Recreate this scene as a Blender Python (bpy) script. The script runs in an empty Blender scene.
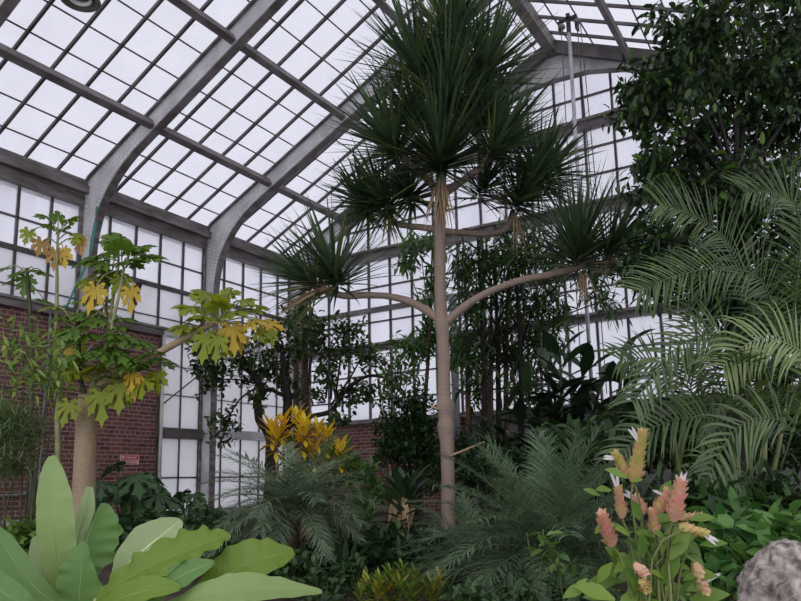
import bpy, math, random
from mathutils import Vector, Matrix, noise

# ------------------------------------------------------------------ camera, sky, added fill sun, exposure
S = bpy.context.scene
COL = S.collection
R_AX = Vector((0.84893373, 0.52814193, -0.01943248))
U_AX = Vector((0.10284974, -0.12903067, 0.98629256))
F_AX = Vector((-0.51839507, 0.83929565, 0.16385775))
FPX, PX, PY = 710.646, 400.0, 361.027

cam_data = bpy.data.cameras.new('camera')
cam = bpy.data.objects.new('camera', cam_data)
COL.objects.link(cam)
cam.matrix_world = Matrix(((R_AX.x, U_AX.x, -F_AX.x, 0), (R_AX.y, U_AX.y, -F_AX.y, 0), (R_AX.z, U_AX.z, -F_AX.z, 0), (0, 0, 0, 1)))
cam_data.sensor_width = 36
cam_data.sensor_fit = 'HORIZONTAL'
cam_data.lens = FPX / 801 * 36
cam_data.shift_x = (400.5 - PX) / 801
cam_data.shift_y = (PY - 300.5) / 801
cam_data.clip_end = 200
S.camera = cam

world = bpy.data.worlds.new('overcast_sky')
S.world = world
world.use_nodes = True
bg = world.node_tree.nodes['Background']
bg.inputs['Color'].default_value = (0.87, 0.87, 0.95, 1)
bg.inputs['Strength'].default_value = 1.15

fill_sun_d = bpy.data.lights.new('soft_fill_sun', 'SUN')  # very wide fill light added to brighten the interior; the overcast sky has no sun
fill_sun_d.energy = 2.0
fill_sun_d.angle = math.radians(100)
fill_sun_d.color = (1, 0.98, 0.95)
sun = bpy.data.objects.new('soft_fill_sun', fill_sun_d)
COL.objects.link(sun)
sun.rotation_euler = (math.radians(38), 0, math.radians(35))

S.view_settings.view_transform = 'Standard'
S.view_settings.look = 'None'
S.view_settings.gamma = 1
S.view_settings.exposure = 0.0
S.view_settings.use_curve_mapping = False

# ------------------------------------------------------------------ helpers
V = Vector
Z = V((0, 0, 1))


def P(x, y, d):
    """a point d metres in front of the viewer, along the sight line of a place in the photo"""
    return (F_AX + R_AX * ((x - PX) / FPX) - U_AX * ((y - PY) / FPX)) * d


def camdir(r, u, t):
    return (R_AX * r + U_AX * u - F_AX * t).normalized()


def srgb(r, g, b):
    f = lambda c: (c / 255 / 12.92) if c / 255 <= 0.04045 else ((c / 255 + 0.055) / 1.055) ** 2.4
    return (f(r), f(g), f(b), 1)


def ground(x, y):
    d = x * F_AX.x + y * F_AX.y
    t = min(1, max(0, (6.6 - d) / 4.5))
    t = t * t * (3 - 2 * t)
    return -0.62 - 0.75 * t + 0.05 * noise.noise(V((x * 0.9, y * 0.9, 0))) + 0.03 * noise.noise(V((x * 3, y * 3, 5)))


def gp(px, depth, dy=0.0, y=560):
    """ground point under the sight line column px at a depth"""
    p = P(px, y, depth)
    for _ in range(4):
        g = ground(p.x, p.y)
        yy = y
        # slide along the column until the height matches the ground
        a = P(px, 0, depth)
        b = P(px, 1, depth)
        dz = b.z - a.z
        p = P(px, (g - a.z) / dz, depth)
    p.z += dy
    return p


class MB:
    def __init__(s):
        s.v, s.f, s.m, s.uv = [], [], [], {}

    def add(s, vs, fs, mi=0):
        o = len(s.v)
        s.v.extend(tuple(v) for v in vs)
        for f in fs:
            s.f.append(tuple(i + o for i in f))
            s.m.append(mi)
        return o

    def box(s, x0, x1, y0, y1, z0, z1, mi=0):
        s.add([(x0, y0, z0), (x1, y0, z0), (x1, y1, z0), (x0, y1, z0), (x0, y0, z1), (x1, y0, z1), (x1, y1, z1), (x0, y1, z1)],
              [(0, 3, 2, 1), (4, 5, 6, 7), (0, 1, 5, 4), (1, 2, 6, 5), (2, 3, 7, 6), (3, 0, 4, 7)], mi)

    def bar(s, a, b, w, h, up=Z, mi=0):
        a, b = V(a), V(b)
        d = (b - a).normalized()
        sd = d.cross(V(up))
        if sd.length < 1e-4:
            sd = d.cross(V((1, 0, 0)))
        sd.normalize()
        u = sd.cross(d).normalized()
        vs = []
        for c in (a, b):
            for i, j in ((-1, -1), (1, -1), (1, 1), (-1, 1)):
                vs.append(c + sd * (w / 2 * i) + u * (h / 2 * j))
        s.add(vs, [(0, 1, 2, 3), (7, 6, 5, 4), (0, 4, 5, 1), (1, 5, 6, 2), (2, 6, 7, 3), (3, 7, 4, 0)], mi)

    def tube(s, pts, rads, n=8, mi=0, cap=True, wob=0.0):
        pts = [V(p) for p in pts]
        if not hasattr(rads, '__len__'):
            rads = [rads] * len(pts)
        N = len(pts)
        ref = V((0.3, 0.9, 0.1)).normalized()
        vs, fs = [], []
        pa = None
        for i, p in enumerate(pts):
            t = (pts[min(i + 1, N - 1)] - pts[max(i - 1, 0)])
            t = t.normalized() if t.length > 1e-9 else Z
            if pa is None:
                pa = t.cross(ref)
                if pa.length < 0.1:
                    pa = t.cross(V((1, 0, 0)))
            pa = (pa - t * pa.dot(t)).normalized()
            q = t.cross(pa)
            for k in range(n):
                a = 2 * math.pi * k / n
                r = rads[i] * (1 + (wob * noise.noise(V((p.x * 9 + k, p.y * 9, p.z * 9))) if wob else 0))
                vs.append(p + pa * (math.cos(a) * r) + q * (math.sin(a) * r))
        for i in range(N - 1):
            for k in range(n):
                k2 = (k + 1) % n
                fs.append((i * n + k, i * n + k2, (i + 1) * n + k2, (i + 1) * n + k))
        if cap:
            fs.append(tuple(range(n - 1, -1, -1)))
            fs.append(tuple((N - 1) * n + k for k in range(n)))
        s.add(vs, fs, mi)

    def lathe(s, prof, c, n=24, mi=0):
        vs, fs = [], []
        c = V(c)
        for r, z in prof:
            for k in range(n):
                a = 2 * math.pi * k / n
                vs.append(c + V((r * math.cos(a), r * math.sin(a), z)))
        for i in range(len(prof) - 1):
            for k in range(n):
                k2 = (k + 1) % n
                fs.append((i * n + k, i * n + k2, (i + 1) * n + k2, (i + 1) * n + k))
        s.add(vs, fs, mi)

    def prism(s, outline, axis_from, axis_to, mi=0):
        """outline: list of 3D points (one side) swept by the vector axis_to - axis_from"""
        d = V(axis_to) - V(axis_from)
        n = len(outline)
        vs = [V(p) for p in outline] + [V(p) + d for p in outline]
        fs = [tuple(range(n)), tuple(range(2 * n - 1, n - 1, -1))]
        for k in range(n):
            k2 = (k + 1) % n
            fs.append((k2, k, n + k, n + k2))
        s.add(vs, fs, mi)

    # ---- foliage
    def diamond(s, b, d, n, L, W, fold=0.25, droop=0.15, mi=0):
        sd = d.cross(n).normalized()
        n2 = sd.cross(d).normalized()
        m = b + d * (L * 0.5) + n2 * 0
        tip = b + d * L - n2 * (droop * L)
        q = b + d * (L * 0.26)
        h = n2 * (fold * W)
        r = b + d * (L * 0.72) - n2 * (droop * L * .45)
        s.add([b, q - sd * (W * .42) + h * .8, m, q + sd * (W * .42) + h * .8, r - sd * (W * .4) + h * .5, r + sd * (W * .4) + h * .5, tip],
              [(0, 1, 2), (0, 2, 3), (1, 4, 6, 2), (2, 6, 5, 3)], mi)

    def strap(s, b, d, n, L, W, seg=4, droop=0.0, fold=0.25, mi=0, w0=0.6, pk=0.3, tip=1.0):
        """a long leaf: arches down by droop (in lengths), V folded"""
        d = d.normalized()
        sd = d.cross(n)
        if sd.length < 1e-3:
            sd = d.cross(V((1, 0, 0.1)))
        sd.normalize()
        vs, fs = [], []
        prev = b.copy()
        cur = d.copy()
        step = L / seg
        c = b.copy()
        for i in range(seg + 1):
            t = i / seg
            w = W * 0.5 * ((w0 + (1 - w0) * t / pk) if t < pk else max(0.03, 1 - ((t - pk) / (1 - pk)) ** tip))
            nn = sd.cross(cur).normalized()
            vs += [c - sd * w + nn * (fold * w), c.copy(), c + sd * w + nn * (fold * w)]
            cur = (cur - Z * (droop * 2 * t / seg * 1.6)).normalized()
            c = c + cur * step
        for i in range(seg):
            o = i * 3
            fs += [(o, o + 1, o + 4, o + 3), (o + 1, o + 2, o + 5, o + 4)]
        s.add(vs, fs, mi)

    def blade(s, path, wl, wr, n, fold=0.2, wave=0.0, mi=0, sub=3, curl=0.0, rib=None, ribr=0.006, ripple=0.0):
        """a broad paddle leaf along a path; wl / wr = half widths (metres) per path point, sub columns per side"""
        pts = spline(path, 9)
        N = len(pts)
        wl = resample(wl, N)
        wr = resample(wr, N)
        vs, fs = [], []
        cols = 2 * sub + 1
        for i, p in enumerate(pts):
            t = (pts[min(i + 1, N - 1)] - pts[max(i - 1, 0)]).normalized()
            sd = t.cross(n).normalized()
            nn = sd.cross(t).normalized()
            for j in range(-sub, sub + 1):
                u = j / sub
                w = wl[i] * -u if u < 0 else wr[i] * u
                a = abs(u)
                x = -w if u < 0 else w
                hgt = w * fold - curl * w * a + wave * w * math.sin(i * .95 + (0 if u < 0 else 2)) * a * a
                hgt += ripple * w * math.sin(i * 1.55 - a * 3.0) * min(1, a * 2)
                s.uv[len(s.v) + len(vs)] = (a, i / 9.0 - a * .35)
                vs.append(p + sd * x + nn * hgt)
        for i in range(N - 1):
            for j in range(cols - 1):
                o = i * cols + j
                fs.append((o, o + 1, o + cols + 1, o + cols))
        s.add(vs, fs, mi)
        if rib is not None:
            rr = [ribr * (1 - 0.8 * i / (N - 1)) for i in range(N)]
            rib.tube(pts, rr, 6)

    def palmate(s, c, d, n, L, rng, mi=0, lobes=7, droop=0.35):
        """a papaya leaf: lobes radiating from the stalk's end, each lobe cut again"""
        d = d.normalized()
        sd = d.cross(n).normalized()
        nn = sd.cross(d).normalized()
        outl = []
        for k in range(lobes):
            a = (k - (lobes - 1) / 2) / (lobes - 1) * math.radians(265)
            l = L * (1 - 0.42 * abs(k - (lobes - 1) / 2) / ((lobes - 1) / 2)) * rng.uniform(.9, 1.1)
            da = math.radians(265) / (lobes - 1)
            for rr, aa in ((0.42, -0.5), (0.6, -0.3), (0.8, -0.42), (0.82, -0.17), (1.0, 0.0), (0.82, 0.17), (0.8, 0.42), (0.6, 0.3)):
                outl.append((l * rr, a + aa * da, rr))
        vs = [c]
        for r, a, rr in outl:
            q = c + d * (r * math.cos(a)) + sd * (r * math.sin(a)) + nn * (0.06 * L * math.cos(a * 3))
            q = q - Z * (droop * r * r / L)
            vs.append(q)
        fs = [(0, i, i + 1) for i in range(1, len(vs) - 1)]
        s.add(vs, fs, mi)

    def frond(s, path, L, W, pairs, rng, rach=0.008, up=Z, vee=0.35, droop=0.35, sweep=0.9, t0=0.12, stem=None, both=True, seg=3, taper=.55, jit0=.12):
        """a feather leaf: rachis along path, leaflets in two rows"""
        pts = spline(path, 6)
        N = len(pts)
        (stem or s).tube(pts, [rach * (1 - .8 * i / (N - 1)) for i in range(N)], 5)
        for k in range(pairs):
            t = t0 + (1 - t0) * (k + .5) / pairs
            i = min(N - 2, int(t * (N - 1)))
            fr = t * (N - 1) - i
            p = pts[i].lerp(pts[i + 1], fr)
            tg = (pts[min(i + 1, N - 1)] - pts[max(0, i - 1)]).normalized() if N > 2 else (pts[1] - pts[0]).normalized()
            sd = tg.cross(up)
            if sd.length < .05:
                sd = tg.cross(V((1, 0.2, 0)))
            sd.normalize()
            nn = sd.cross(tg).normalized()
            q = (t - t0) / (1 - t0)
            l = L * (0.55 + .45 * min(1, q * 4)) * (1 - taper * q ** 2)
            for sg in (-1, 1):
                jit = V((rng.uniform(-jit0, jit0), rng.uniform(-jit0, jit0), rng.uniform(-jit0, jit0)))
                dd = (sd * sg + tg * (sweep * (0.7 + .7 * q)) + nn * vee + jit).normalized()
                s.strap(p, dd, nn, l * rng.uniform(.88, 1.08), W, seg=seg, droop=droop * rng.uniform(.6, 1.3), fold=.3, w0=.5, pk=.35, tip=1.3)

    def build(s, name, mat, parent=None, smooth=True):
        me = bpy.data.meshes.new(name)
        me.from_pydata(s.v, [], s.f)
        mats = mat if isinstance(mat, (list, tuple)) else [mat]
        for m in mats:
            me.materials.append(m)
        if s.uv:
            uvl = me.uv_layers.new(name='uv')
            for lp_ in me.loops:
                uvl.data[lp_.index].uv = s.uv.get(lp_.vertex_index, (0, 0))
        if len(mats) > 1:
            me.polygons.foreach_set('material_index', s.m)
        if smooth:
            me.polygons.foreach_set('use_smooth', [True] * len(me.polygons))
        me.update()
        o = bpy.data.objects.new(name, me)
        COL.objects.link(o)
        if parent is not None:
            o.parent = parent
            o.matrix_parent_inverse = parent_inverse(parent)
        return o


def parent_inverse(p):
    return Matrix.Translation(-p.location) if p.type == 'EMPTY' else Matrix.Identity(4)


def spline(path, k):
    path = [V(p) for p in path]
    if len(path) == 2:
        return [path[0].lerp(path[1], i / k) for i in range(k + 1)]
    out = []
    n = len(path)
    for i in range(n - 1):
        p0, p1, p2, p3 = path[max(i - 1, 0)], path[i], path[i + 1], path[min(i + 2, n - 1)]
        for j in range(k):
            t = j / k
            out.append(0.5 * ((2 * p1) + (p2 - p0) * t + (2 * p0 - 5 * p1 + 4 * p2 - p3) * t * t + (3 * p1 - p0 - 3 * p2 + p3) * t ** 3))
    out.append(path[-1])
    return out


def resample(w, n):
    if not hasattr(w, '__len__'):
        w = [w]
    if len(w) == 1:
        return [w[0]] * n
    o = []
    for i in range(n):
        t = i / (n - 1) * (len(w) - 1)
        a = min(int(t), len(w) - 2)
        o.append(w[a] + (w[a + 1] - w[a]) * (t - a))
    return o


def thing(name, loc, label, cat, group=None):
    o = bpy.data.objects.new(name, None)
    COL.objects.link(o)
    o.location = loc
    o.empty_display_size = .1
    o['label'] = label
    o['category'] = cat
    if group:
        o['group'] = group
    return o


def tag(o, label, cat, group=None):
    o['label'] = label
    o['category'] = cat
    if group:
        o['group'] = group
    return o


def struct(o):
    o['kind'] = 'structure'
    return o


def rdir(rng):
    while True:
        v = V((rng.uniform(-1, 1), rng.uniform(-1, 1), rng.uniform(-1, 1)))
        if .05 < v.length < 1:
            return v.normalized()


# ------------------------------------------------------------------ materials
def nodes(name):
    m = bpy.data.materials.new(name)
    m.use_nodes = True
    nt = m.node_tree
    nt.nodes.clear()
    out = nt.nodes.new('ShaderNodeOutputMaterial')
    return m, nt, out


def N(nt, t, **kw):
    n = nt.nodes.new(t)
    for k, v in kw.items():
        if k in n.inputs:
            n.inputs[k].default_value = v
        else:
            setattr(n, k, v)
    return n


def leaf_mat(name, a, b, rough=.45, trans=.3, c=None, spec=.4, nscale=3.0, veins=False):
    m, nt, out = nodes(name)
    geo = N(nt, 'ShaderNodeNewGeometry')
    ramp = N(nt, 'ShaderNodeValToRGB')
    e = ramp.color_ramp.elements
    e[0].color, e[1].color = a, b
    e[0].position, e[1].position = 0.05, .8 if c else .95
    if c:
        x = e.new(.97)
        x.color = c
    nt.links.new(geo.outputs['Random Per Island'], ramp.inputs[0])
    tc = N(nt, 'ShaderNodeTexCoord')
    nz = N(nt, 'ShaderNodeTexNoise')
    nz.inputs['Scale'].default_value = nscale
    nt.links.new(tc.outputs['Object'], nz.inputs['Vector'])
    mx = N(nt, 'ShaderNodeMixRGB', blend_type='MULTIPLY')
    mx.inputs[0].default_value = .35
    nt.links.new(ramp.outputs[0], mx.inputs[1])
    nt.links.new(nz.outputs['Fac'], mx.inputs[2])
    pr = N(nt, 'ShaderNodeBsdfPrincipled')
    pr.inputs['Roughness'].default_value = rough
    pr.inputs['Specular IOR Level'].default_value = spec
    nt.links.new(mx.outputs[0], pr.inputs['Base Color'])
    if veins:
        wv = N(nt, 'ShaderNodeTexWave', wave_type='BANDS', bands_direction='Y')
        wv.inputs['Scale'].default_value = 5.5
        wv.inputs['Distortion'].default_value = .6
        nt.links.new(tc.outputs['UV'], wv.inputs['Vector'])
        bp = N(nt, 'ShaderNodeBump')
        bp.inputs['Strength'].default_value = .35
        bp.inputs['Distance'].default_value = .004
        nt.links.new(wv.outputs['Fac'], bp.inputs['Height'])
        nt.links.new(bp.outputs[0], pr.inputs['Normal'])
    tr = N(nt, 'ShaderNodeBsdfTranslucent')
    hs = N(nt, 'ShaderNodeHueSaturation')
    hs.inputs['Hue'].default_value = .485
    hs.inputs['Saturation'].default_value = 1.1
    hs.inputs['Value'].default_value = 1.3
    nt.links.new(mx.outputs[0], hs.inputs['Color'])
    nt.links.new(hs.outputs[0], tr.inputs[0])
    ms = N(nt, 'ShaderNodeMixShader')
    ms.inputs[0].default_value = trans
    nt.links.new(pr.outputs[0], ms.inputs[1])
    nt.links.new(tr.outputs[0], ms.inputs[2])
    nt.links.new(ms.outputs[0], out.inputs[0])
    return m


def plain(name, col, rough=.6, col2=None, scale=8, metal=0.0, bump=0.0, stretch=(1, 1, 1), detail=4):
    m, nt, out = nodes(name)
    pr = N(nt, 'ShaderNodeBsdfPrincipled')
    pr.inputs['Roughness'].default_value = rough
    pr.inputs['Metallic'].default_value = metal
    tc = N(nt, 'ShaderNodeTexCoord')
    mp = N(nt, 'ShaderNodeMapping')
    mp.inputs['Scale'].default_value = stretch
    nt.links.new(tc.outputs['Object'], mp.inputs[0])
    nz = N(nt, 'ShaderNodeTexNoise')
    nz.inputs['Scale'].default_value = scale
    nz.inputs['Detail'].default_value = detail
    nt.links.new(mp.outputs[0], nz.inputs['Vector'])
    ramp = N(nt, 'ShaderNodeValToRGB')
    ramp.color_ramp.elements[0].position = .35
    ramp.color_ramp.elements[1].position = .65
    ramp.color_ramp.elements[0].color = col2 or tuple(x * .75 for x in col[:3]) + (1,)
    ramp.color_ramp.elements[1].color = col
    nt.links.new(nz.outputs['Fac'], ramp.inputs[0])
    nt.links.new(ramp.outputs[0], pr.inputs['Base Color'])
    if bump:
        b = N(nt, 'ShaderNodeBump')
        b.inputs['Strength'].default_value = bump
        b.inputs['Distance'].default_value = .02
        nt.links.new(nz.outputs['Fac'], b.inputs['Height'])
        nt.links.new(b.outputs[0], pr.inputs['Normal'])
    nt.links.new(pr.outputs[0], out.inputs[0])
    return m


def bark_rings(name, col, dark, freq):
    """a pale ringed trunk (leaf scars)"""
    m, nt, out = nodes(name)
    pr = N(nt, 'ShaderNodeBsdfPrincipled')
    pr.inputs['Roughness'].default_value = .85
    tc = N(nt, 'ShaderNodeTexCoord')
    w = N(nt, 'ShaderNodeTexWave', wave_type='BANDS', bands_direction='Z')
    w.inputs['Scale'].default_value = freq
    w.inputs['Distortion'].default_value = 5.5
    w.inputs['Detail'].default_value = 3
    w.inputs['Detail Scale'].default_value = 2.5
    nt.links.new(tc.outputs['Object'], w.inputs['Vector'])
    nz = N(nt, 'ShaderNodeTexNoise')
    nz.inputs['Scale'].default_value = 14
    nt.links.new(tc.outputs['Object'], nz.inputs['Vector'])
    ad = N(nt, 'ShaderNodeMath', operation='MULTIPLY')
    nt.links.new(w.outputs['Fac'], ad.inputs[0])
    nt.links.new(nz.outputs['Fac'], ad.inputs[1])
    ramp = N(nt, 'ShaderNodeValToRGB')
    ramp.color_ramp.elements[0].color = dark
    ramp.color_ramp.elements[1].color = col
    ramp.color_ramp.elements[0].position = .0
    ramp.color_ramp.elements[1].position = .42
    nt.links.new(ad.outputs[0], ramp.inputs[0])
    nt.links.new(ramp.outputs[0], pr.inputs['Base Color'])
    b = N(nt, 'ShaderNodeBump')
    b.inputs['Strength'].default_value = .2
    b.inputs['Distance'].default_value = .004
    nt.links.new(w.outputs['Fac'], b.inputs['Height'])
    nt.links.new(b.outputs[0], pr.inputs['Normal'])
    nt.links.new(pr.outputs[0], out.inputs[0])
    return m


def brick_mat(name, axis):
    m, nt, out = nodes(name)
    pr = N(nt, 'ShaderNodeBsdfPrincipled')
    pr.inputs['Roughness'].default_value = .85
    tc = N(nt, 'ShaderNodeTexCoord')
    sp = N(nt, 'ShaderNodeSeparateXYZ')
    nt.links.new(tc.outputs['Object'], sp.inputs[0])
    cb = N(nt, 'ShaderNodeCombineXYZ')
    nt.links.new(sp.outputs[axis], cb.inputs[0])
    nt.links.new(sp.outputs['Z'], cb.inputs[1])
    br = N(nt, 'ShaderNodeTexBrick')
    br.offset = .5
    br.offset_frequency = 2
    br.squash = .5
    br.squash_frequency = 6
    br.inputs['Scale'].default_value = 1
    br.inputs['Brick Width'].default_value = .205
    br.inputs['Row Height'].default_value = .0675
    br.inputs['Mortar Size'].default_value = .0055
    br.inputs['Mortar Smooth'].default_value = .3
    br.inputs['Bias'].default_value = -.1
    br.inputs['Color1'].default_value = srgb(128, 82, 78)
    br.inputs['Color2'].default_value = srgb(84, 54, 54)
    br.inputs['Mortar'].default_value = srgb(182, 158, 152)
    nt.links.new(cb.outputs[0], br.inputs['Vector'])
    nz = N(nt, 'ShaderNodeTexNoise')
    nz.inputs['Scale'].default_value = 2.2
    nz.inputs['Detail'].default_value = 5
    nt.links.new(tc.outputs['Object'], nz.inputs['Vector'])
    mx = N(nt, 'ShaderNodeMixRGB', blend_type='MULTIPLY')
    mx.inputs[0].default_value = .5
    nt.links.new(br.outputs['Color'], mx.inputs[1])
    nt.links.new(nz.outputs['Fac'], mx.inputs[2])
    nt.links.new(mx.outputs[0], pr.inputs['Base Color'])
    b = N(nt, 'ShaderNodeBump')
    b.inputs['Strength'].default_value = .4
    b.inputs['Distance'].default_value = .008
    b.invert = True
    nt.links.new(br.outputs['Fac'], b.inputs['Height'])
    nt.links.new(b.outputs[0], pr.inputs['Normal'])
    nt.links.new(pr.outputs[0], out.inputs[0])
    return m


def glass_mat(name, clear, tint, diff, streak=(1, 1, 1)):
    """weathered whitewashed glasshouse pane: partly clear, partly diffusing"""
    m, nt, out = nodes(name)
    tr = N(nt, 'ShaderNodeBsdfTransparent')
    tr.inputs[0].default_value = tint
    tl = N(nt, 'ShaderNodeBsdfTranslucent')
    tl.inputs[0].default_value = diff
    df = N(nt, 'ShaderNodeBsdfDiffuse')
    df.inputs[0].default_value = diff
    tc = N(nt, 'ShaderNodeTexCoord')
    mp = N(nt, 'ShaderNodeMapping')
    mp.inputs['Scale'].default_value = streak
    nt.links.new(tc.outputs['Object'], mp.inputs[0])
    nz = N(nt, 'ShaderNodeTexNoise')
    nz.inputs['Scale'].default_value = 1.6
    nz.inputs['Detail'].default_value = 6
    nz.inputs['Roughness'].default_value = .65
    nt.links.new(mp.outputs[0], nz.inputs['Vector'])
    mr = N(nt, 'ShaderNodeMapRange')
    mr.inputs['From Min'].default_value = .3
    mr.inputs['From Max'].default_value = .7
    mr.inputs['To Min'].default_value = min(.98, (1 - clear) * 1.5)
    mr.inputs['To Max'].default_value = (1 - clear) * .6
    nt.links.new(nz.outputs['Fac'], mr.inputs[0])
    m0 = N(nt, 'ShaderNodeMixShader')
    m0.inputs[0].default_value = .3
    nt.links.new(tl.outputs[0], m0.inputs[1])
    nt.links.new(df.outputs[0], m0.inputs[2])
    m1 = N(nt, 'ShaderNodeMixShader')
    nt.links.new(mr.outputs[0], m1.inputs[0])
    nt.links.new(tr.outputs[0], m1.inputs[1])
    nt.links.new(m0.outputs[0], m1.inputs[2])
    nt.links.new(m1.outputs[0], out.inputs[0])
    return m


M = {}
M['glass_roof'] = glass_mat('roof_glass', .7, (.90, .90, .93, 1), (.8, .8, .84, 1))
M['glass_wall'] = glass_mat('wall_glass', .6, (.90, .90, .93, 1), (.8, .8, .84, 1), (1, 1, .3))
M['glass_white'] = glass_mat('whitewashed_glass', .35, (.82, .82, .85, 1), (.78, .78, .80, 1), (1, 1, .5))
M['glass_panel'] = glass_mat('whitewashed_panel', .12, (.8, .8, .82, 1), (.76, .76, .77, 1), (.6, .6, .4))
M['bar'] = plain('dark_glazing_bar', srgb(92, 86, 86), .6, srgb(58, 54, 54), 3)
M['steel'] = plain('grey_painted_steel', srgb(204, 204, 206), .5, srgb(172, 170, 172), 2.5)
M['beam'] = plain('grey_brown_beam', srgb(128, 122, 122), .6, srgb(84, 76, 74), 2.5, stretch=(1, 1, 4))
M['rivet'] = plain('pale_rivet', srgb(236, 234, 234), .5)
M['brickY'] = brick_mat('red_brick_left', 'Y')
M['brickX'] = brick_mat('red_brick_back', 'X')
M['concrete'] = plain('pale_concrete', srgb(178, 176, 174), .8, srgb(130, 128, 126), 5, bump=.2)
M['soil'] = plain('dark_soil', srgb(74, 62, 52), .95, srgb(40, 33, 28), 6, bump=.8)
M['dark_concrete'] = plain('dark_grey_panel', srgb(112, 112, 112), .8, srgb(84, 84, 84), 3)  # even grey, darker than the pale concrete
M['white_pipe'] = plain('off_white_pipe', srgb(205, 200, 196), .5)
M['grey_pipe'] = plain('grey_pipe', srgb(120, 122, 126), .4)
M['galv'] = plain('pale_metal_pole', srgb(190, 190, 196), .35, metal=.3)
M['black'] = plain('black_cable', srgb(30, 30, 32), .5)
M['lamp_metal'] = plain('grey_lamp_metal', srgb(110, 112, 108), .35, metal=.2)
M['lamp_lens'] = plain('dark_lamp_lens', srgb(60, 66, 50), .2)
M['teal'] = plain('teal_hose_plastic', srgb(52, 140, 128), .4)
M['red'] = plain('red_sign_ink', srgb(186, 48, 56), .5)
M['white'] = plain('white_sign_face', srgb(232, 205, 200), .5)
M['rock'] = plain('pale_pitted_rock', srgb(178, 168, 162), .95, srgb(84, 76, 74), 34, bump=1.0, detail=12)
M['trunk_screw'] = bark_rings('ringed_grey_brown_trunk', srgb(160, 140, 128), srgb(130, 112, 102), 18)
M['trunk_papaya'] = bark_rings('ringed_tan_trunk', srgb(164, 146, 122), srgb(142, 122, 100), 15)
M['bark_dark'] = plain('dark_bark', srgb(46, 38, 34), .9, srgb(26, 22, 20), 14, bump=.6, stretch=(1, 1, .3))
M['bark_brown'] = plain('brown_bark', srgb(112, 90, 72), .9, srgb(70, 54, 44), 14, bump=.6, stretch=(1, 1, .3))
M['stem_pale'] = plain('pale_green_stem', srgb(150, 150, 110), .6, srgb(104, 112, 74), 9)
M['stem_dark'] = plain('dark_green_stem', srgb(72, 78, 48), .6, srgb(46, 52, 34), 9)
M['cane'] = plain('green_cane', srgb(118, 124, 70), .5, srgb(80, 92, 52), 6)
M['dead'] = leaf_mat('dead_straw_leaf', srgb(168, 142, 112), srgb(206, 182, 150), .8, .15)
M['screw'] = leaf_mat('blue_green_sword_leaf', srgb(48, 70, 54), srgb(92, 116, 76), .4, .25, srgb(138, 144, 76))
M['papaya'] = leaf_mat('papaya_green', srgb(58, 98, 44), srgb(112, 148, 52), .5, .35, srgb(166, 176, 60))
M['papaya_lime'] = leaf_mat('papaya_lime', srgb(118, 150, 44), srgb(172, 180, 56), .5, .4)
M['papaya_yellow'] = leaf_mat('papaya_yellow', srgb(206, 176, 54), srgb(226, 196, 84), .55, .35)
M['papaya_brown'] = leaf_mat('papaya_brown', srgb(150, 112, 62), srgb(196, 158, 82), .6, .25)
M['canopy'] = leaf_mat('dark_canopy_leaf', srgb(30, 52, 30), srgb(58, 86, 42), .4, .2, srgb(92, 128, 48), spec=.5)
M['smallleaf'] = leaf_mat('small_dark_leaf', srgb(48, 70, 40), srgb(90, 112, 60), .4, .3)
M['bush'] = leaf_mat('dense_bush_leaf', srgb(34, 60, 36), srgb(64, 96, 46), .45, .2)
M['shoots'] = leaf_mat('fresh_shoot_leaf', srgb(74, 112, 58), srgb(122, 152, 82), .45, .35)
M['longleaf'] = leaf_mat('narrow_dark_leaf', srgb(42, 70, 40), srgb(80, 112, 56), .42, .25, srgb(106, 138, 66))
M['rubber'] = leaf_mat('thick_glossy_leaf', srgb(34, 58, 38), srgb(64, 92, 54), .3, .12, spec=.6)
M['areca'] = leaf_mat('areca_leaflet', srgb(46, 76, 38), srgb(94, 120, 60), .36, .3, spec=.6)
M['areca_pale'] = leaf_mat('pale_areca_leaflet', srgb(116, 140, 84), srgb(150, 168, 112), .4, .3)
M['feather'] = leaf_mat('grey_green_leaflet', srgb(84, 108, 82), srgb(138, 156, 124), .4, .25)
M['feather_dark'] = leaf_mat('green_fine_leaflet', srgb(72, 100, 74), srgb(124, 146, 110), .4, .25)
M['croton'] = leaf_mat('yellow_croton_leaf', srgb(216, 180, 36), srgb(232, 208, 66), .45, .3, srgb(224, 150, 52))
M['croton_green'] = leaf_mat('green_croton_leaf', srgb(60, 96, 42), srgb(120, 144, 52), .45, .3)
M['low_croton'] = leaf_mat('yellow_green_croton_leaf', srgb(104, 120, 44), srgb(166, 156, 52), .45, .3, srgb(206, 178, 60))
M['banana'] = leaf_mat('broad_paddle_leaf', srgb(140, 168, 98), srgb(152, 178, 110), .32, .3, spec=.5, nscale=1.2, veins=True)
M['midrib_green'] = plain('green_midrib', srgb(126, 156, 92), .4)
M['banana_deep'] = leaf_mat('broad_green_paddle_leaf', srgb(96, 140, 72), srgb(112, 152, 80), .32, .35, spec=.5, nscale=1.2, veins=True)
M['banana_pale'] = leaf_mat('pale_rolled_paddle_leaf', srgb(166, 190, 138), srgb(176, 198, 146), .35, .3, nscale=1.2, veins=True)
M['banana_lime'] = leaf_mat('yellow_green_paddle_leaf', srgb(112, 146, 52), srgb(122, 152, 58), .32, .35, nscale=1.2, veins=True)
M['midrib'] = plain('pale_midrib', srgb(196, 208, 150), .4)
M['philo'] = leaf_mat('lobed_dark_leaf', srgb(40, 74, 44), srgb(74, 108, 56), .35, .2)
M['cover'] = leaf_mat('ground_cover_leaf', srgb(72, 106, 48), srgb(112, 144, 66), .45, .3)
M['light_shrub'] = leaf_mat('light_shrub_leaf', srgb(104, 140, 72), srgb(150, 176, 92), .45, .35, srgb(160, 178, 90))
M['needle'] = leaf_mat('soft_needle', srgb(64, 90, 50), srgb(104, 128, 70), .5, .25)
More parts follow.
